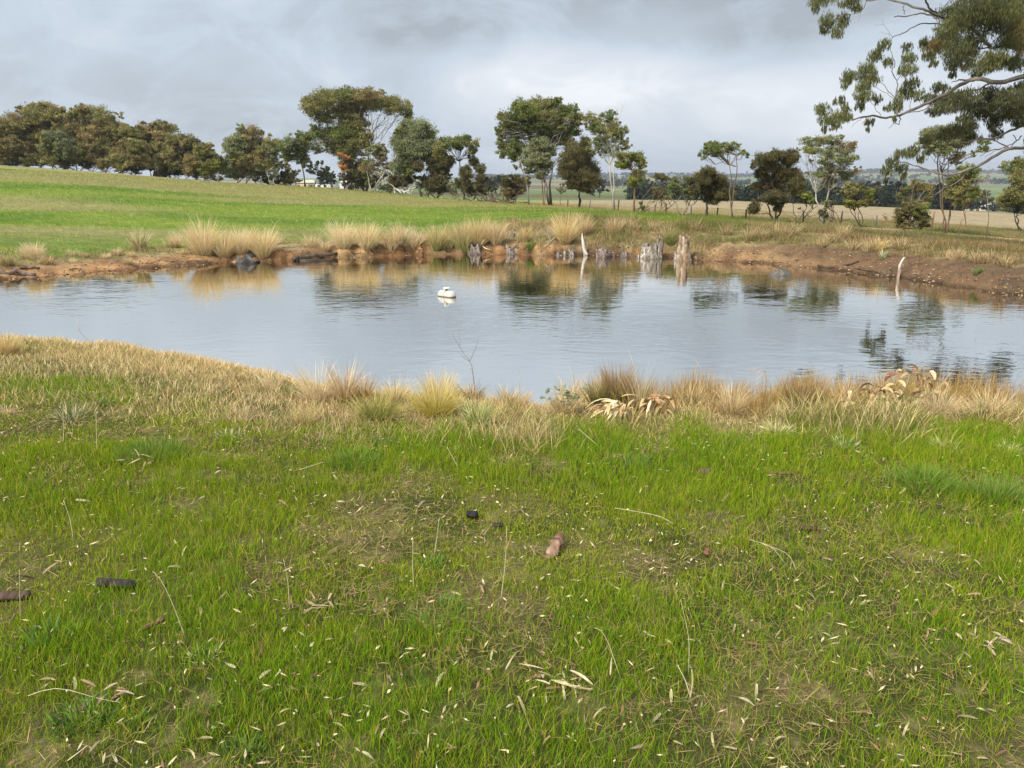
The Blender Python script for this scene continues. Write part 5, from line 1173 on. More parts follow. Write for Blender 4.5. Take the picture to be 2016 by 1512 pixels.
NT = [(745, 826, 78, 120, 520, ['yellow', 'green', 'gold'], 'low spreading yellow green tussock left of the golden one', dict(bw=.005, spread=1.1, stiff=.9, basecol='green')),
      (858, 815, 84, 110, 620, ['yellow', 'gold', 'straw'], 'golden yellow tussock fanning out above the lawn', dict(bw=.005, spread=.95, stiff=.6, basecol='yellow')),
      (862, 790, 75, 70, 260, ['straw', 'pale', 'gold'], 'tall straw stems rising behind the golden tussock', dict(bw=.004, spread=.5, stiff=.4)),
      (942, 836, 66, 90, 380, ['straw', 'green', 'pale'], 'small grey green tussock with straw tips right of the golden one', dict(bw=.005, spread=1.0, stiff=.7, basecol='green')),
      (925, 792, 52, 80, 900, ['rush', 'gold', 'brown'], 'dense rounded brown clump below the dead twig', dict(bw=.004, spread=1.3, stiff=1.4)),
      (1005, 800, 50, 110, 900, ['rust', 'straw', 'brown'], 'wide reddish straw mound right of the dead twig', dict(bw=.004, spread=1.3, stiff=1.2)),
      (1110, 815, 60, 60, 420, ['brown', 'straw'], 'dusty brown seedhead clump right of the straw mound', dict(bw=.004, spread=.9, stiff=1.2)),
      (678, 790, 92, 50, 380, ['rust', 'straw', 'pale'], 'feathery rusty tussock with pale stalks standing above the shore', dict(bw=.004, spread=.5, stiff=.5)),
      (625, 790, 90, 70, 260, ['pale', 'straw'], 'long pale stems sweeping left over the shore', dict(bw=.004, spread=.5, stiff=.7, lean=-.5)),
      (535, 768, 60, 50, 160, ['pale', 'straw'], 'thin pale stalks at the right end of the golden mat', dict(bw=.0035, spread=.5, stiff=.6, lean=-.4)),
      (780, 790, 60, 60, 260, ['pale', 'straw', 'brown'], 'wispy straw tussock behind the spreading yellow green one', dict(bw=.004, spread=.6, stiff=.6)),
      (715, 785, 60, 50, 240, ['gold', 'rust'], 'small orange straw tussock right of the rusty one', dict(bw=.004, spread=.6, stiff=.7)),
      (1215, 800, 90, 90, 750, ['rust', 'rush', 'brown'], 'tall rusty rush clump behind the flattened strap leaves', dict(bw=.004, spread=.3, stiff=.25, basecol='rush')),
      (1175, 800, 60, 50, 260, ['rush', 'green'], 'short olive rush clump left of the rusty one', dict(bw=.004, spread=.3, stiff=.3)),
      (1262, 812, 120, 60, 90, ['pale', 'brown', 'green'], 'thin grey stems with dark seed pods beside the rusty rushes', dict(bw=.004, spread=.35, stiff=.4)),
      (1235, 812, 60, 120, 70, ['yellow', 'green'], 'arching yellow green strap leaves above the flattened clump', dict(bw=.009, spread=1.3, stiff=1.2)),
      (600, 838, 50, 80, 500, ['rust', 'brown', 'straw'], 'fine reddish brown grass clump at the edge of the lawn', dict(bw=.003, spread=.7, stiff=.5)),
      (470, 825, 34, 110, 500, ['straw', 'green', 'brown'], 'low tangled green and straw clump left of the reddish one', dict(bw=.004, spread=1.2, stiff=1.1)),
      (140, 826, 44, 90, 330, ['blue', 'green', 'pale'], 'greyish green tussock on the left of the near bank', dict(bw=.005, spread=1.1, stiff=.8)),
      (205, 800, 30, 60, 200, ['blue', 'green'], 'small blue green tuft behind the greyish tussock', dict(bw=.005, spread=1.0, stiff=.8)),
      (450, 862, 26, 80, 220, ['blue', 'green', 'pale'], 'flat blue green tuft with one bent pale leaf', dict(bw=.006, spread=1.3, stiff=.9)),
      (15, 700, 50, 60, 600, ['straw', 'gold'], 'raised straw tuft at the left edge above the near water', dict(bw=.004, spread=.5, stiff=.5)),
      (12, 815, 24, 40, 220, ['pale', 'straw', 'rust'], 'bleached tuft at the left edge of the lawn', dict(bw=.004, spread=1.2, stiff=.7)),
      (1360, 800, 60, 70, 300, ['rush', 'straw'], 'sparse straw rushes left of the arching dead twigs', dict(bw=.004, spread=.35, stiff=.4)),
      (1440, 815, 70, 60, 380, ['straw', 'brown', 'pale'], 'fluffy straw seedheads by the arching dead twigs', dict(bw=.004, spread=.5, stiff=.7)),
      (1580, 805, 76, 110, 800, ['rust', 'rush', 'brown'], 'broad rusty rush clump right of the arching dead twigs', dict(bw=.004, spread=.25, stiff=.25, basecol='rush')),
      (1660, 810, 70, 70, 420, ['straw', 'rust'], 'pale topped rush clump left of the broad leaved dock', dict(bw=.004, spread=.35, stiff=.6)),
      (1845, 815, 60, 110, 800, ['straw', 'pale', 'brown'], 'tangled straw clump right of the broad leaved dock', dict(bw=.004, spread=1.1, stiff=1.3)),
      (1950, 822, 66, 120, 900, ['straw', 'pale', 'brown'], 'tangled pale straw clump near the right edge', dict(bw=.004, spread=1.0, stiff=1.3)),
      (1530, 852, 34, 90, 360, ['straw', 'brown', 'pale'], 'low bleached clump at the lawn edge under the rushes', dict(bw=.004, spread=1.2, stiff=1.2)),
      (1860, 885, 36, 110, 360, ['straw', 'pale', 'brown'], 'fine bleached grass heap at the right of the lawn edge', dict(bw=.003, spread=1.2, stiff=1.2)),
      (1985, 890, 30, 60, 260, ['straw', 'pale'], 'bleached grass heap touching the right edge', dict(bw=.003, spread=1.2, stiff=1.2)),
      (1660, 880, 30, 70, 240, ['blue', 'bright', 'pale'], 'blue green tuft below the pale topped rushes', dict(bw=.005, spread=1.1, stiff=.8)),
      (1250, 920, 34, 130, 420, ['blue', 'green'], 'wide flat blue green tuft beside brown litter', dict(bw=.006, spread=1.4, stiff=.9)),
      (750, 876, 26, 80, 260, ['blue', 'bright'], 'soft blue green tuft at mid left of the lawn', dict(bw=.005, spread=1.2, stiff=.9)),
      (100, 1262, 46, 170, 230, ['blue', 'bright', 'blue'], 'broad bladed green tuft at the left edge of the lawn', dict(bw=.008, spread=1.3, stiff=.8)),
      (405, 1296, 40, 100, 210, ['blue', 'bright', 'pale'], 'small blue green tuft touched by a fallen straw', dict(bw=.006, spread=1.2, stiff=.8)),
      (165, 1425, 50, 190, 380, ['blue', 'blue', 'bright'], 'large blue green tuft crossed by an arched straw', dict(bw=.007, spread=1.3, stiff=.8)),
      (270, 1425, 34, 80, 120, ['blue', 'bright'], 'little blue green tuft right of the large one', dict(bw=.007, spread=1.3, stiff=.8)),
      (555, 1235, 28, 110, 150, ['blue', 'bright'], 'sparse blue green tuft near a heap of litter', dict(bw=.006, spread=1.3, stiff=.8)),
      (850, 1115, 34, 80, 130, ['bright', 'blue'], 'fresh green tuft left of the fallen bark piece', dict(bw=.005, spread=1.0, stiff=.8)),
      (880, 1196, 30, 110, 200, ['blue', 'bright'], 'blue green tuft at the centre of the lawn', dict(bw=.006, spread=1.3, stiff=.8)),
      (830, 1232, 34, 120, 220, ['bright', 'blue'], 'darker green tuft just below the central one', dict(bw=.006, spread=1.2, stiff=.8)),
      (480, 1480, 36, 150, 260, ['blue', 'bright'], 'green tuft at the bottom edge left of centre', dict(bw=.006, spread=1.3, stiff=.8)),
      (60, 960, 22, 110, 260, ['blue', 'green'], 'grey green flat patch at the left of the lawn', dict(bw=.005, spread=1.3, stiff=.9)),
      (1840, 1110, 22, 90, 120, ['blue', 'pale'], 'faint grey green tuft on the right of the lawn', dict(bw=.004, spread=1.3, stiff=.9)),
      (1820, 960, 50, 240, 900, ['bright', 'green', 'bright'], 'thick dark green patch of longer grass on the right', dict(bw=.004, spread=.8, stiff=.6)),
      (1960, 985, 56, 180, 800, ['bright', 'green', 'green'], 'deep green longer grass at the right edge', dict(bw=.004, spread=.8, stiff=.6)),
      (300, 900, 44, 240, 900, ['bright', 'green'], 'band of taller dark green grass on the left', dict(bw=.004, spread=.5, stiff=.4)),
      (700, 918, 40, 200, 800, ['bright', 'green'], 'bright green thick patch above the left centre of the lawn', dict(bw=.004, spread=.6, stiff=.5))]
for px, py, h, w, n_, c, lab, kw in NT:
    nm = 'grass_tussock' if not any(q in lab for q in ('rush', 'stems', 'stalks')) else 'rush_clump'
    near_tuss(px, py, h, w, n_, c, lab, name=nm, cat='tussock', m=M_TUFT if py > 830 else M_DRY, **kw)


# ------------------------------------------------------------------ post and wire fence beyond the pasture
def fence():
    posts = [(1118, 395, 402, 78), (1140, 388, 402, 75), (1160, 395, 405, 71), (1217, 393, 408, 66), (1264, 396, 413, 62), (1290, 404, 414, 60), (1312, 400, 417, 58), (1362, 408, 421, 56), (1413, 410, 423, 55), (1470, 413, 428, 53), (1530, 418, 434, 52), (1585, 424, 438, 51.5), (1660, 415, 441, 55), (1730, 424, 446, 56)]
    b0 = ground(posts[0][0], posts[0][3]); r = thing('wire_fence', b0, 'old post and wire fence running behind the trees along the field', 'fence'); tops = []
    for k, (px, y0, y1, D) in enumerate(posts):
        g = ground(px, D); h = max(.75, at(px, y0, D)[2] - g[2]); h = min(h, 1.25); lean = rng.normal() * .05
        mb = MB(); mb.tube([[0, 0, -.2], [lean * .5, 0, h * .5], [lean, 0, h]], [.06, .055, .05], 7, np.array(BARKC['grey' if k % 3 else 'brown']) * .6, rough=.2)
        o = mb.build('post', M_WOOD, r); o.location = g - b0; tops.append((g - b0, h))
    mb = MB()
    for f in (.35, .65, .92):
        mb.tube([t[0] + [0, 0, t[1] * f] for t in tops], .008, 4, [.25, .24, .23], cap=False)
    mb.build('wire', M_METAL, r)
    g = ground(1840, 52); mb = MB(); mb.tube([[0, 0, -.2], [.03, 0, .4], [.07, 0, at(1840, 416, 52)[2] - g[2]]], [.07, .065, .06], 7, [.22, .15, .10], rough=.2)
    o = mb.build('fence_post', M_WOOD); o.location = g; tag(o, 'lone leaning brown post between the shrub and the multi stemmed gum', 'post')


fence()


# ------------------------------------------------------------------ farm buildings far behind
def house(name, label, px0, px1, yt, ye, D, wall, roof, wins=2, depth=7, cat='house', gable=False, doors=0):
    g = ground((px0 + px1) / 2, D); s = D / FP; w = (px1 - px0) * s; zt = at(px0, yt, D)[2] - g[2]; ze = at(px0, ye, D)[2] - g[2]
    r = thing(name, g, label, cat)
    mb = MB(); mb.box([0, depth / 2, ze / 2 - .5], [w, depth, ze + 1], 0, wall); mb.build('wall', M_WALL, r)
    e = .45; mb = MB()
    if gable: V = [[-w / 2 - e, -e, ze], [w / 2 + e, -e, ze], [0, -e, zt], [-w / 2 - e, depth + e, ze], [w / 2 + e, depth + e, ze], [0, depth + e, zt]]; mb.add(V, [[0, 1, 2], [4, 3, 5]], [[0, 2, 5, 3], [1, 4, 5, 2], [0, 3, 4, 1]], roof)
    else: V = [[-w / 2 - e, -e, ze + .02], [w / 2 + e, -e, ze + .02], [w / 2 + e, depth + e, ze + .02], [-w / 2 - e, depth + e, ze + .02], [-w / 2 + 1, depth / 2, zt], [w / 2 - 1, depth / 2, zt]]; mb.add(V, [[0, 4, 3], [1, 2, 5]], [[0, 1, 5, 4], [2, 3, 4, 5], [0, 3, 2, 1]], roof)
    mb.build('roof', M_ROOF, r, smooth=False)
    for k in range(wins):
        x = -w / 2 + w * (k + .5) / max(wins, 1) * 1.0; mb = MB(); mb.box([x, -.03, ze * .55], [1.3, .08, ze * .38], 0, [.05, .055, .06]); wn = mb.build('window', M_GLASS, r, smooth=False)
        mb = MB(); mb.box([x, -.06, ze * .55 - ze * .2], [1.5, .12, .1], 0, [.6, .58, .54]); mb.build('sill', M_WALL, wn, smooth=False)
    for k in range(doors):
        mb = MB(); mb.box([w * .22, -.03, ze * .4], [1.0, .08, ze * .8], 0, [.16, .12, .10]); mb.build('door', M_WALL, r, smooth=False)
    return r


house('farmhouse', 'long tan house with a pale green roof behind the left trees', 585, 621, 354, 360, 480, [.42, .32, .20], [.42, .45, .30], 3, doors=1)
house('farmhouse', 'white walled house with a dark grey roof right of the tan house', 623, 662, 352.5, 360, 470, [.55, .53, .47], [.13, .14, .16], 3)
house('shed', 'small white shed right of the white walled house', 671, 690, 356, 359, 460, [.58, .57, .53], [.66, .66, .64], 1, cat='shed')
house('farmhouse', 'white farm cottage with a gable roof beyond the bleached field', 1904, 1918, 399, 403.5, 330, [.70, .68, .58], [.55, .55, .50], 1, gable=True, doors=0)
house('farmhouse', 'low white farmhouse with a wide pale roof, rightmost building', 1930, 1965, 402, 407.5, 335, [.66, .63, .52], [.68, .66, .62], 3, doors=1)
house('shed', 'grey shed near the right edge beyond the bleached field', 1985, 2008, 411, 413.5, 345, [.30, .29, .28], [.34, .34, .34], 1, cat='shed')

# ------------------------------------------------------------------ fallen dead branches behind the pasture crest
b = ground(988, 84); r = thing('fallen_branches', b, 'heap of dead fallen branches beside the dark bush behind the crest', 'branches'); mb = MB()
for k in range(34):
    p = np.array([rng.normal() * 1.6, rng.normal() * .5, rng.random() * .4]); e = p + np.array([rng.normal() * 1.5, rng.normal() * .4, rng.random() * 1.3]); mb.tube(bend_path(p, e, 5, .08), np.linspace(.07, .015, 5), 4, np.array([.15, .11, .085]) * (.6 + .8 * rng.random()), cap=False)
mb.build('branch_heap', M_BARK, r)
b = ground(797, 101); r = thing('fallen_branches', b, 'white bleached fallen limb left of the dark sheoaks', 'branches'); mb = MB()
for k in range(9):
    p = np.array([rng.normal() * .6, 0, .2 + rng.random() * .3]); e = p + np.array([rng.normal() * 1.0, rng.normal() * .3, rng.random() * 1.2]); mb.tube(bend_path(p, e, 5, .1), np.linspace(.09, .02, 5), 5, [.6, .57, .52], cap=False)
mb.build('limb', M_BARK, r)


# ------------------------------------------------------------------ dead twigs, dock, strap leaves on the near bank
def nb(px, py):
    h = hit(px, py, 1.2); h[2] = float(height(h[0], h[1])); return h


def twig_plant(name, label, base_px, D, paths, col, r0, cat='twig'):
    bx = ground(base_px, D); r = thing(name, bx, label, cat)
    for k, p in enumerate(paths):
        P = np.array([at(x, y, D) for x, y in p]) - bx; P[:, 1] += rng.normal() * .01
        if k == 0: P[0] = [0, 0, -.03]
        t = np.linspace(0, len(P) - 1, len(P) * 3); P = np.stack([np.interp(t, np.arange(len(P)), P[:, i]) for i in range(3)], -1); P[1:-1] += rng.normal(size=(len(P) - 2, 3)) * .0015
        rr = r0 if k == 0 else r0 * .5
        mb = MB(); mb.tube(P, np.linspace(rr, rr * .35, len(P)), 6, np.array(col) * (.7 + .5 * rng.random((len(P), 1))), rough=.2); mb.build('stem' if k == 0 else 'twig', M_WOOD, r)
    return r


twig_plant('dead_sapling', 'dead forked sapling with a dark stem sticking up before the water', 934, 6.7, [[(936, 775), (931, 740), (929, 722), (925, 708)], [(926, 710), (914, 697), (905, 682), (906, 668), (901, 648)], [(906, 684), (898, 672), (890, 658)], [(927, 708), (934, 690), (942, 668)], [(925, 712), (915, 706), (904, 698)], [(929, 725), (926, 728)]], (.30, .22, .17), .006)
twig_plant('dead_twigs', 'arching bundle of dead pale twigs over the water edge', 1508, 6.6, [[(1512, 790), (1510, 752), (1506, 728), (1480, 732)], [(1508, 732), (1490, 726), (1462, 731)], [(1506, 735), (1488, 748), (1468, 760)], [(1500, 728), (1480, 745), (1455, 768)], [(1510, 760), (1480, 762), (1450, 764), (1430, 775)], [(1510, 765), (1530, 776), (1540, 790)], [(1508, 745), (1512, 735), (1509, 716)], [(1500, 745), (1478, 765)], [(1515, 770), (1480, 782), (1452, 785)], [(1505, 735), (1498, 755), (1484, 770)]], (.55, .44, .30), .006)
twig_plant('grass_stalk', 'tall single pale stalk bent left over the near water', 158, 7.9, [[(160, 690), (158, 655), (152, 630), (145, 609)]], (.6, .56, .45), .004, 'stalk')
twig_plant('grass_stalk', 'fine pale stalk leaning left, left of the arching twigs', 1388, 6.5, [[(1392, 790), (1386, 745), (1378, 722), (1366, 705)]], (.6, .54, .40), .003, 'stalk')
twig_plant('grass_stalk', 'fine straight stalk behind the rusty straw mound', 1020, 6.3, [[(1018, 770), (1024, 745), (1022, 728)]], (.5, .44, .34), .003, 'stalk')
twig_plant('dock_stalk', 'dark seeded stalk rising near the right edge of the near bank', 1975, 6.3, [[(1972, 800), (1974, 760), (1972, 714)], [(1973, 770), (1990, 745)], [(1974, 755), (1962, 742)]], (.20, .12, .08), .005, 'stalk')
twig_plant('dock_stalk', 'curly pale seed stalk above the broad leaved dock', 1770, 6.4, [[(1772, 800), (1772, 760), (1768, 735), (1758, 732)], [(1772, 770), (1800, 760), (1826, 745)], [(1770, 750), (1820, 722), (1800, 718)]], (.52, .40, .25), .004, 'stalk')


def leaf_blade(mb, base, d0, L, Wd, droop, col, seg=6, twist=0.0, curl=.0):
    """one broad leaf with a bend"""
    d = np.array(d0, float); d /= np.linalg.norm(d); p = np.array(base, float); side = np.cross(d, [0, 0, 1]); side /= np.linalg.norm(side) + 1e-9
    V = []; C = []
    for k in range(seg + 1):
        t = k / seg; w = Wd * (math.sin(math.pi * min(1, .12 + .88 * t)) ** .6) * .5 if k < seg else .001
        nrm = np.cross(side, d); s2 = side * math.cos(twist * t) + nrm * math.sin(twist * t)
        V += [p - s2 * w + nrm * curl * w, p, p + s2 * w + nrm * curl * w]; c = np.array(col) * (.85 + .3 * rng.random()); C += [c, c * .85, c]
        p = p + d * L / seg; d = d + np.array([0, 0, -droop / seg]); d /= np.linalg.norm(d)
    Q = []
    for k in range(seg): Q += [[3 * k, 3 * k + 1, 3 * k + 4, 3 * k + 3], [3 * k + 1, 3 * k + 2, 3 * k + 5, 3 * k + 4]]
    mb.add(V, None, Q, C)


def strap_clump(px, py, label, cols, n, L, Wd, a0, a1, zup, name='dried_leaf_clump', cat='plant', droop=1.6, spread=.05, part='leaf', tw=1.0):
    b = nb(px, py); r = thing(name, b, label, cat)
    for k in range(n):
        a = a0 + (a1 - a0) * rng.random(); mb = MB(); col = np.array(cols[rng.integers(len(cols))]) * (.8 + .4 * rng.random())
        leaf_blade(mb, [rng.normal() * spread, rng.normal() * spread * .6, .01 + zup * rng.random()], [math.cos(a), math.sin(a), .9 * rng.random()], L * (.6 + .6 * rng.random()), Wd * (.7 + .6 * rng.random()), droop * (.5 + rng.random()), col, tw and 6, tw * rng.normal(), .3)
        mb.build(part, M_LITTER, r)
    return r


TAN = [(.66, .50, .27), (.58, .40, .19), (.72, .60, .38), (.50, .29, .14)]
strap_clump(1228, 822, 'flattened pile of pale dried strap leaves, left of two', TAN, 60, .24, .020, math.pi * .92, math.pi * 1.45, .10)
strap_clump(1290, 815, 'flattened pile of orange tinted dried strap leaves, right of two', TAN + [(.50, .30, .15)], 55, .20, .022, math.pi * 1.0, math.pi * 1.75, .12)
for k, (x, y) in enumerate(((1745, 812), (1790, 800), (1715, 822))):
    strap_clump(x, y, ('broad leaved dried dock with curled tan leaves, middle of three', 'tallest dried dock with curled tan leaves, rightmost of three', 'low dried dock with tan leaves, leftmost of three')[k], [(.50, .37, .20), (.42, .28, .14), (.55, .45, .27), (.26, .14, .08)], (42, 40, 26)[k], .11, .032, 0, 6.28, (.20, .30, .12)[k], name='dried_dock', droop=2.2, spread=.13, tw=1.6)
    b = nb(x, y); 
r = strap_clump(1110, 812, 'young bluish round leaved gum seedling on the near bank', [(.20, .23, .14), (.16, .20, .11)], 34, .07, .030, 0, 6.28, .20, name='gum_seedling', cat='seedling', droop=.6, spread=.09, tw=.8)

# ------------------------------------------------------------------ bark, wood and litter on the lawn
def flake(px, py, L, Wd, ang, label, cols, th=.012, tilt=0.0, name='bark_piece', cat='bark', seed=0, jag=.2, lift=.012):
    b = nb(px, py); r_ = np.random.default_rng(seed); n = 9; V = []; C = []
    for k in range(n + 1):
        t = k / n; w = Wd * .5 * (math.sin(math.pi * (.1 + .8 * t)) ** .35) * (1 + jag * r_.normal()); x = (t - .5) * L; off = jag * .2 * Wd * r_.normal()
        for q in (-1, -.4, .4, 1): V.append([x, q * w + off, th * (1 - q * q) * 1.6 + .002 * r_.normal() + (t - .5) * L * tilt]); C.append(np.array(cols[r_.integers(len(cols))]) * (.7 + .6 * r_.random()))
        for q in (-1, 1): V.append([x, q * w * .9 + off, -th + (t - .5) * L * tilt]); C.append(np.array(cols[0]) * .5)
    Q = []
    for k in range(n):
        o = 6 * k
        for i, j in ((0, 1), (1, 2), (2, 3), (3, 5), (5, 4), (4, 0)): Q.append([o + i, o + j, o + 6 + j, o + 6 + i])
    Q += [[0, 4, 5, 3], [0, 3, 2, 1], [6 * n, 6 * n + 3, 6 * n + 5, 6 * n + 4], [6 * n, 6 * n + 1, 6 * n + 2, 6 * n + 3]]
    mb = MB(); mb.add(V, None, Q, C); o = mb.build(name, M_WOOD); o.location = b + [0, 0, lift]; o.rotation_euler = (0, 0, ang); return tag(o, label, cat)


def heap(px, py, R_, n, label, cols):
    b = nb(px, py); mb = MB()
    for k in range(n):
        a = rng.random() * 6.283; p = [rng.normal() * R_ * .35, rng.normal() * R_ * .25, .015 + .03 * rng.random()]
        leaf_blade(mb, p, [math.cos(a), math.sin(a), rng.normal() * .25], R_ * (.2 + .3 * rng.random()), .004 + .007 * rng.random(), .6 * rng.random(), cols[rng.integers(len(cols))], 5, rng.normal(), .3)
    o = mb.build('bark_litter', M_LITTER); o.location = b; return tag(o, label, 'litter')


flake(1092, 1092, .17, .050, R(68), 'reddish brown slab of bark lying in the lawn, with a dark knot', [(.26, .14, .08), (.36, .25, .17), (.14, .07, .045), (.32, .22, .15)], .010, .22, 'bark_slab', 'bark', 4, .16, .045)
flake(232, 1162, .16, .035, R(-4), 'black curved piece of bark on the left of the lawn', [(.035, .028, .028), (.05, .04, .04)], .012, 0, 'bark_piece', 'bark', 6, .12, .03)
flake(930, 1024, .055, .03, R(-15), 'small black piece of charred wood in the middle of the lawn', [(.03, .028, .028)], .014, 0, 'charred_wood', 'wood', 7, .2, .03)
flake(8, 1184, .20, .03, R(6), 'brown broken log end at the left edge of the lawn', [(.08, .055, .04), (.13, .09, .06)], .016, 0, 'broken_log', 'log', 8, .12, .02)
flake(980, 1045, .05, .02, R(10), 'tiny dark bark chip right of the charred wood', [(.05, .04, .035)], .008, 0, 'bark_chip', 'bark', 9, .2, .03)
flake(1590, 1052, .08, .018, R(-20), 'thin dark curled bark strip on the right of the lawn', [(.09, .05, .035)], .008, .1, 'bark_strip', 'bark', 10, .2, .03)
flake(1535, 940, .14, .012, R(-8), 'long reddish bark strip crossed by a pale leaf', [(.22, .13, .08), (.14, .08, .05)], .006, 0, 'bark_strip', 'bark', 11, .2, .025)
flake(1385, 938, .08, .05, R(30), 'dark brown clod of bark at the upper middle of the lawn', [(.10, .06, .045), (.16, .1, .07)], .02, 0, 'bark_clod', 'bark', 12, .3, .02)
heap(1275, 900, .22, 26, 'patch of dark brown bark litter beside the wide blue green tuft', [(.12, .07, .05), (.30, .2, .14), (.2, .12, .08)])
flake(1390, 1098, .035, .022, R(60), 'rusty brown leaf scrap on the right of the centre lawn', [(.20, .10, .055)], .005, .3, 'bark_chip', 'bark', 14, .2, .03)
flake(300, 1245, .09, .014, R(35), 'curled dark and orange bark strip right of the broad bladed tuft', [(.10, .06, .045), (.24, .13, .07)], .006, .2, 'bark_strip', 'bark', 15, .25, .03)
heap(272, 912, .26, 22, 'pile of pale and brown bark strips at the upper left of the lawn', [(.50, .38, .22), (.16, .09, .06), (.62, .52, .34)])
heap(1690, 905, .12, 12, 'small heap of dark leaves at the upper right of the lawn', [(.14, .07, .05), (.45, .36, .22)])
heap(1100, 1360, .20, 22, 'tangle of straw and leaves near the bottom centre', [(.50, .40, .24), (.22, .13, .08), (.60, .50, .32)])
heap(620, 1200, .14, 14, 'small heap of pinkish leaf litter left of centre', [(.42, .30, .22), (.5, .4, .28), (.2, .12, .09)])
heap(1930, 1270, .14, 16, 'tangle of pinkish straw at the right of the lawn', [(.45, .33, .24), (.55, .44, .30)])
heap(215, 1395, .14, 14, 'dark leaf litter behind the large blue green tuft', [(.12, .07, .05), (.36, .24, .15), (.5, .4, .28)])


def leaf_mesh(k):
    mb = MB(); c = [(.44, .37, .21), (.52, .45, .28), (.34, .25, .14), (.20, .11, .07), (.45, .43, .20), (.32, .25, .17)][k % 6]
    leaf_blade(mb, [-.03, 0, 0], [1, .25 * rng.normal(), .25], .055 + .03 * rng.random(), .010 + .005 * rng.random(), .5 * rng.random() + .3, c, 6, .9 * rng.normal(), .3)
    return mb.mesh('dry_leaf', M_LITTER)


LM = [leaf_mesh(k) for k in range(14)]
spots = [(430, 942), (345, 1128), (205, 1110), (270, 1055), (395, 1208), (440, 1185), (520, 1170), (575, 1130), (720, 1080), (900, 1090), (1140, 1105), (1175, 1130), (1200, 1065), (1330, 1310), (1360, 1270), (1110, 1340), (960, 1340), (755, 1255), (815, 1300), (730, 1385), (800, 1420), (650, 1320), (700, 1180), (1515, 1020), (1775, 978), (1650, 1070), (1520, 945), (1475, 970), (1850, 1165), (1900, 1105), (1770, 1115), (1845, 1215), (1670, 1240), (1530, 1265), (1625, 1265), (1440, 1250), (1820, 1260), (1560, 1400), (1320, 1385), (1260, 1490), (1435, 1490), (180, 1490), (340, 1375), (455, 1322), (90, 1358), (60, 1150), (1710, 1340), (1900, 1420), (1930, 1500)]
n = 190 - len(spots)
spots += [(rng.uniform(15, 2000), 870 + 635 * math.sqrt(rng.random())) for _ in range(n)]
for k, (px, py) in enumerate(spots):
    b = nb(px, py); o = bpy.data.objects.new('dry_leaf', LM[k % 14]); COL.objects.link(o); o.location = (b[0], b[1], b[2] + .012 + .022 * rng.random())
    sc = (.42 + .42 * rng.random()) * (1 + .15 * (b[1] - 2)); o.scale = (sc, sc, sc); o.rotation_euler = (rng.normal() * .6, rng.normal() * .45, rng.random() * 6.28)
    tag(o, 'pale dry gum leaf lying in the short green lawn', 'leaf', 'dry gum leaves scattered over the lawn')
# uncountable crumbs of litter
mb = MB(); x, y, a, r = wedge(7000, -.76, .76, 1.3, 7.2); n = len(x); a = rng.random(n) * 6.283; d = np.stack([np.cos(a), np.sin(a), .25 * rng.normal(size=n)], -1); nn = np.stack([-np.sin(a), np.cos(a), .3 * rng.normal(size=n)], -1)
cc = np.where((rng.random(n) < .6)[:, None], jitter([.58, .49, .29], n), jitter([.26, .15, .09], n)); mb.leaves(np.stack([x, y, height(x, y) + .010 + .025 * rng.random(n)], -1), d, nn, .012 + .035 * rng.random(n) ** 2, .004 + .005 * rng.random(n), cc)
o = mb.build('leaf_crumbs', M_LITTER, smooth=False); tag(o, 'crumbs of pale leaf and bark litter sprinkled through the lawn', 'litter', None, 'stuff')
# long straws lying and standing
ST = [[(1230, 1160), (1225, 1205)], [(40, 1215), (38, 1120)], [(368, 1265), (345, 1200), (318, 1140), (300, 1125)], [(570, 1208), (568, 1150), (558, 1100)], [(985, 1190), (995, 1110), (998, 1035)], [(815, 1165), (812, 1110), (813, 1060)], [(855, 1095), (865, 1020)], [(60, 1395), (110, 1388), (150, 1386), (200, 1392), (240, 1405)], [(1360, 1375), (1350, 1340), (1335, 1312)], [(1358, 1378), (1364, 1345), (1362, 1318)], [(1225, 1345), (1200, 1270), (1185, 1240), (1170, 1236)], [(145, 1065), (138, 1020), (125, 985)], [(125, 875), (125, 840), (124, 810)], [(190, 890), (190, 850), (189, 815)], [(1330, 1035), (1300, 1015), (1210, 1000)], [(1550, 1115), (1520, 1075), (1475, 1062)], [(1570, 1130), (1555, 1090), (1500, 1070)], [(130, 1500), (150, 1485), (172, 1468)], [(1355, 1330), (1358, 1260), (1340, 1180)], [(590, 940), (640, 930)], [(1180, 880), (1140, 845)], [(905, 925), (880, 880)], [(1620, 830), (1600, 800), (1570, 812)]]
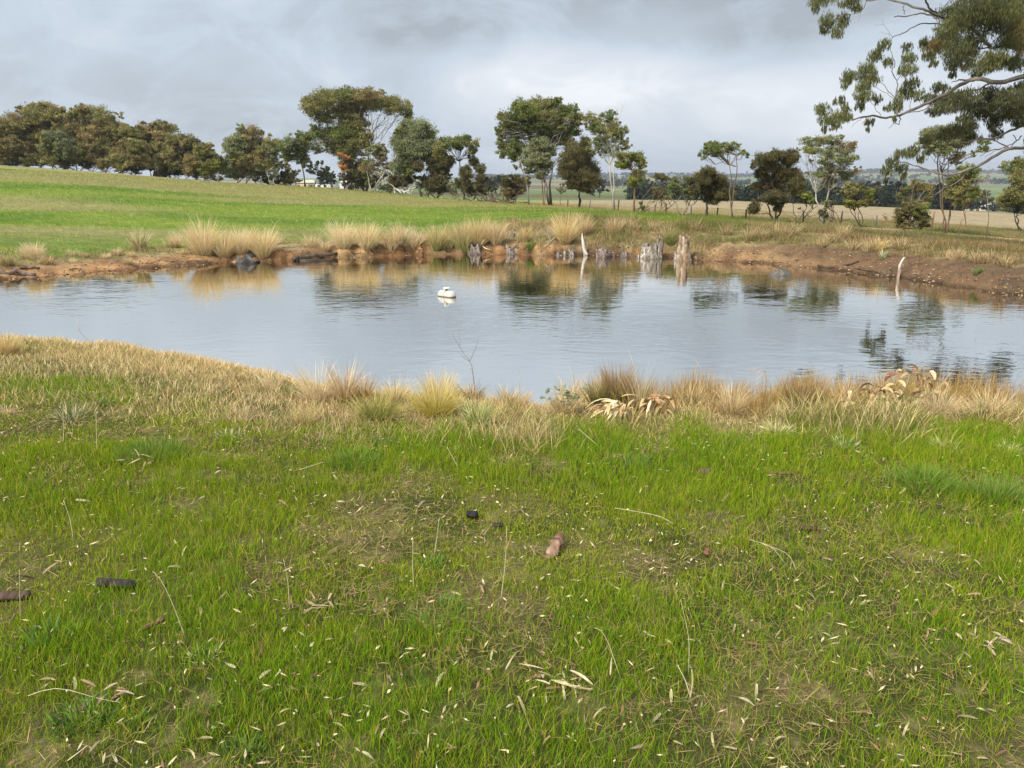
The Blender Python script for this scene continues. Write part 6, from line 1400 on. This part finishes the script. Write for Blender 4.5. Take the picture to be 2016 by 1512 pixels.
LB = ['short straw', 'upright pale straw at the left edge', 'long pale straw slanting right towards a blue green tuft', 'tall thin straw left of the lawn centre', 'tall straight straw left below the bark slab', 'thin straw standing left of the bark slab straw', 'short straw left of the charred wood', 'arched pale straw over the large blue green tuft', 'left one of two pale pointed straws near the bottom', 'right one of two pale pointed straws near the bottom', 'bent straw with a drooping head near the bottom', 'leaning straw at the upper left of the lawn', 'left one of two upright straws in the tall green band', 'right one of two upright straws in the tall green band', 'long straw lying flat above the bark slab', 'upper of two bent straws right of the bark slab', 'lower of two bent straws right of the bark slab', 'thick pale straw at the bottom left corner', 'faint long straw left of the two pointed straws', 'short straw lying in the bright patch', 'straw slanting below the seedling', 'straw slanting below the golden tussock', 'bowed straw under the rusty rushes']
for k, (p, lb) in enumerate(zip(ST, LB)):
    if k == 0: lb = 'short pale straw standing right below the bark slab'
    b = nb(*p[0]); D = b[1]; flat = abs(p[-1][1] - p[0][1]) < 25
    if flat: P = np.array([nb(*q) + [0, 0, .045 + .02 * math.sin(i * 1.5)] for i, q in enumerate(p)]) - b
    else: P = np.array([at(x, y, D) for x, y in p]) - b
    t = np.linspace(0, len(P) - 1, 8); P = np.stack([np.interp(t, np.arange(len(P)), P[:, i]) for i in range(3)], -1); P[1:-1] = (P[:-2] + 2 * P[1:-1] + P[2:]) / 4
    rr = .0016 * (D / 3) * (2.2 if k in (8, 9, 17) else 1.15)
    mb = MB(); mb.tube(P, np.linspace(rr, rr * .5, 8), 5, [.66, .58, .36]); o = mb.build('straw', M_LITTER); o.location = b; tag(o, lb, 'straw')

# ------------------------------------------------------------------ haze
hz = MB(); hz.box([0, 1500, -10], [9000, 9000, 180], 0, [1, 1, 1]); 
hm = bpy.data.materials.new('haze'); hm.use_nodes = True; nt = hm.node_tree; nt.nodes.remove(nt.nodes['Principled BSDF'])
pv = nt.nodes.new('ShaderNodeVolumePrincipled'); pv.inputs['Color'].default_value = (.80, .87, .97, 1); pv.inputs['Density'].default_value = .00016; pv.inputs['Anisotropy'].default_value = .2
nt.links.new(pv.outputs[0], nt.nodes['Material Output'].inputs['Volume'])
o = hz.build('haze', hm); o['kind'] = 'stuff'; o['label'] = 'thin pale haze over the far hills'
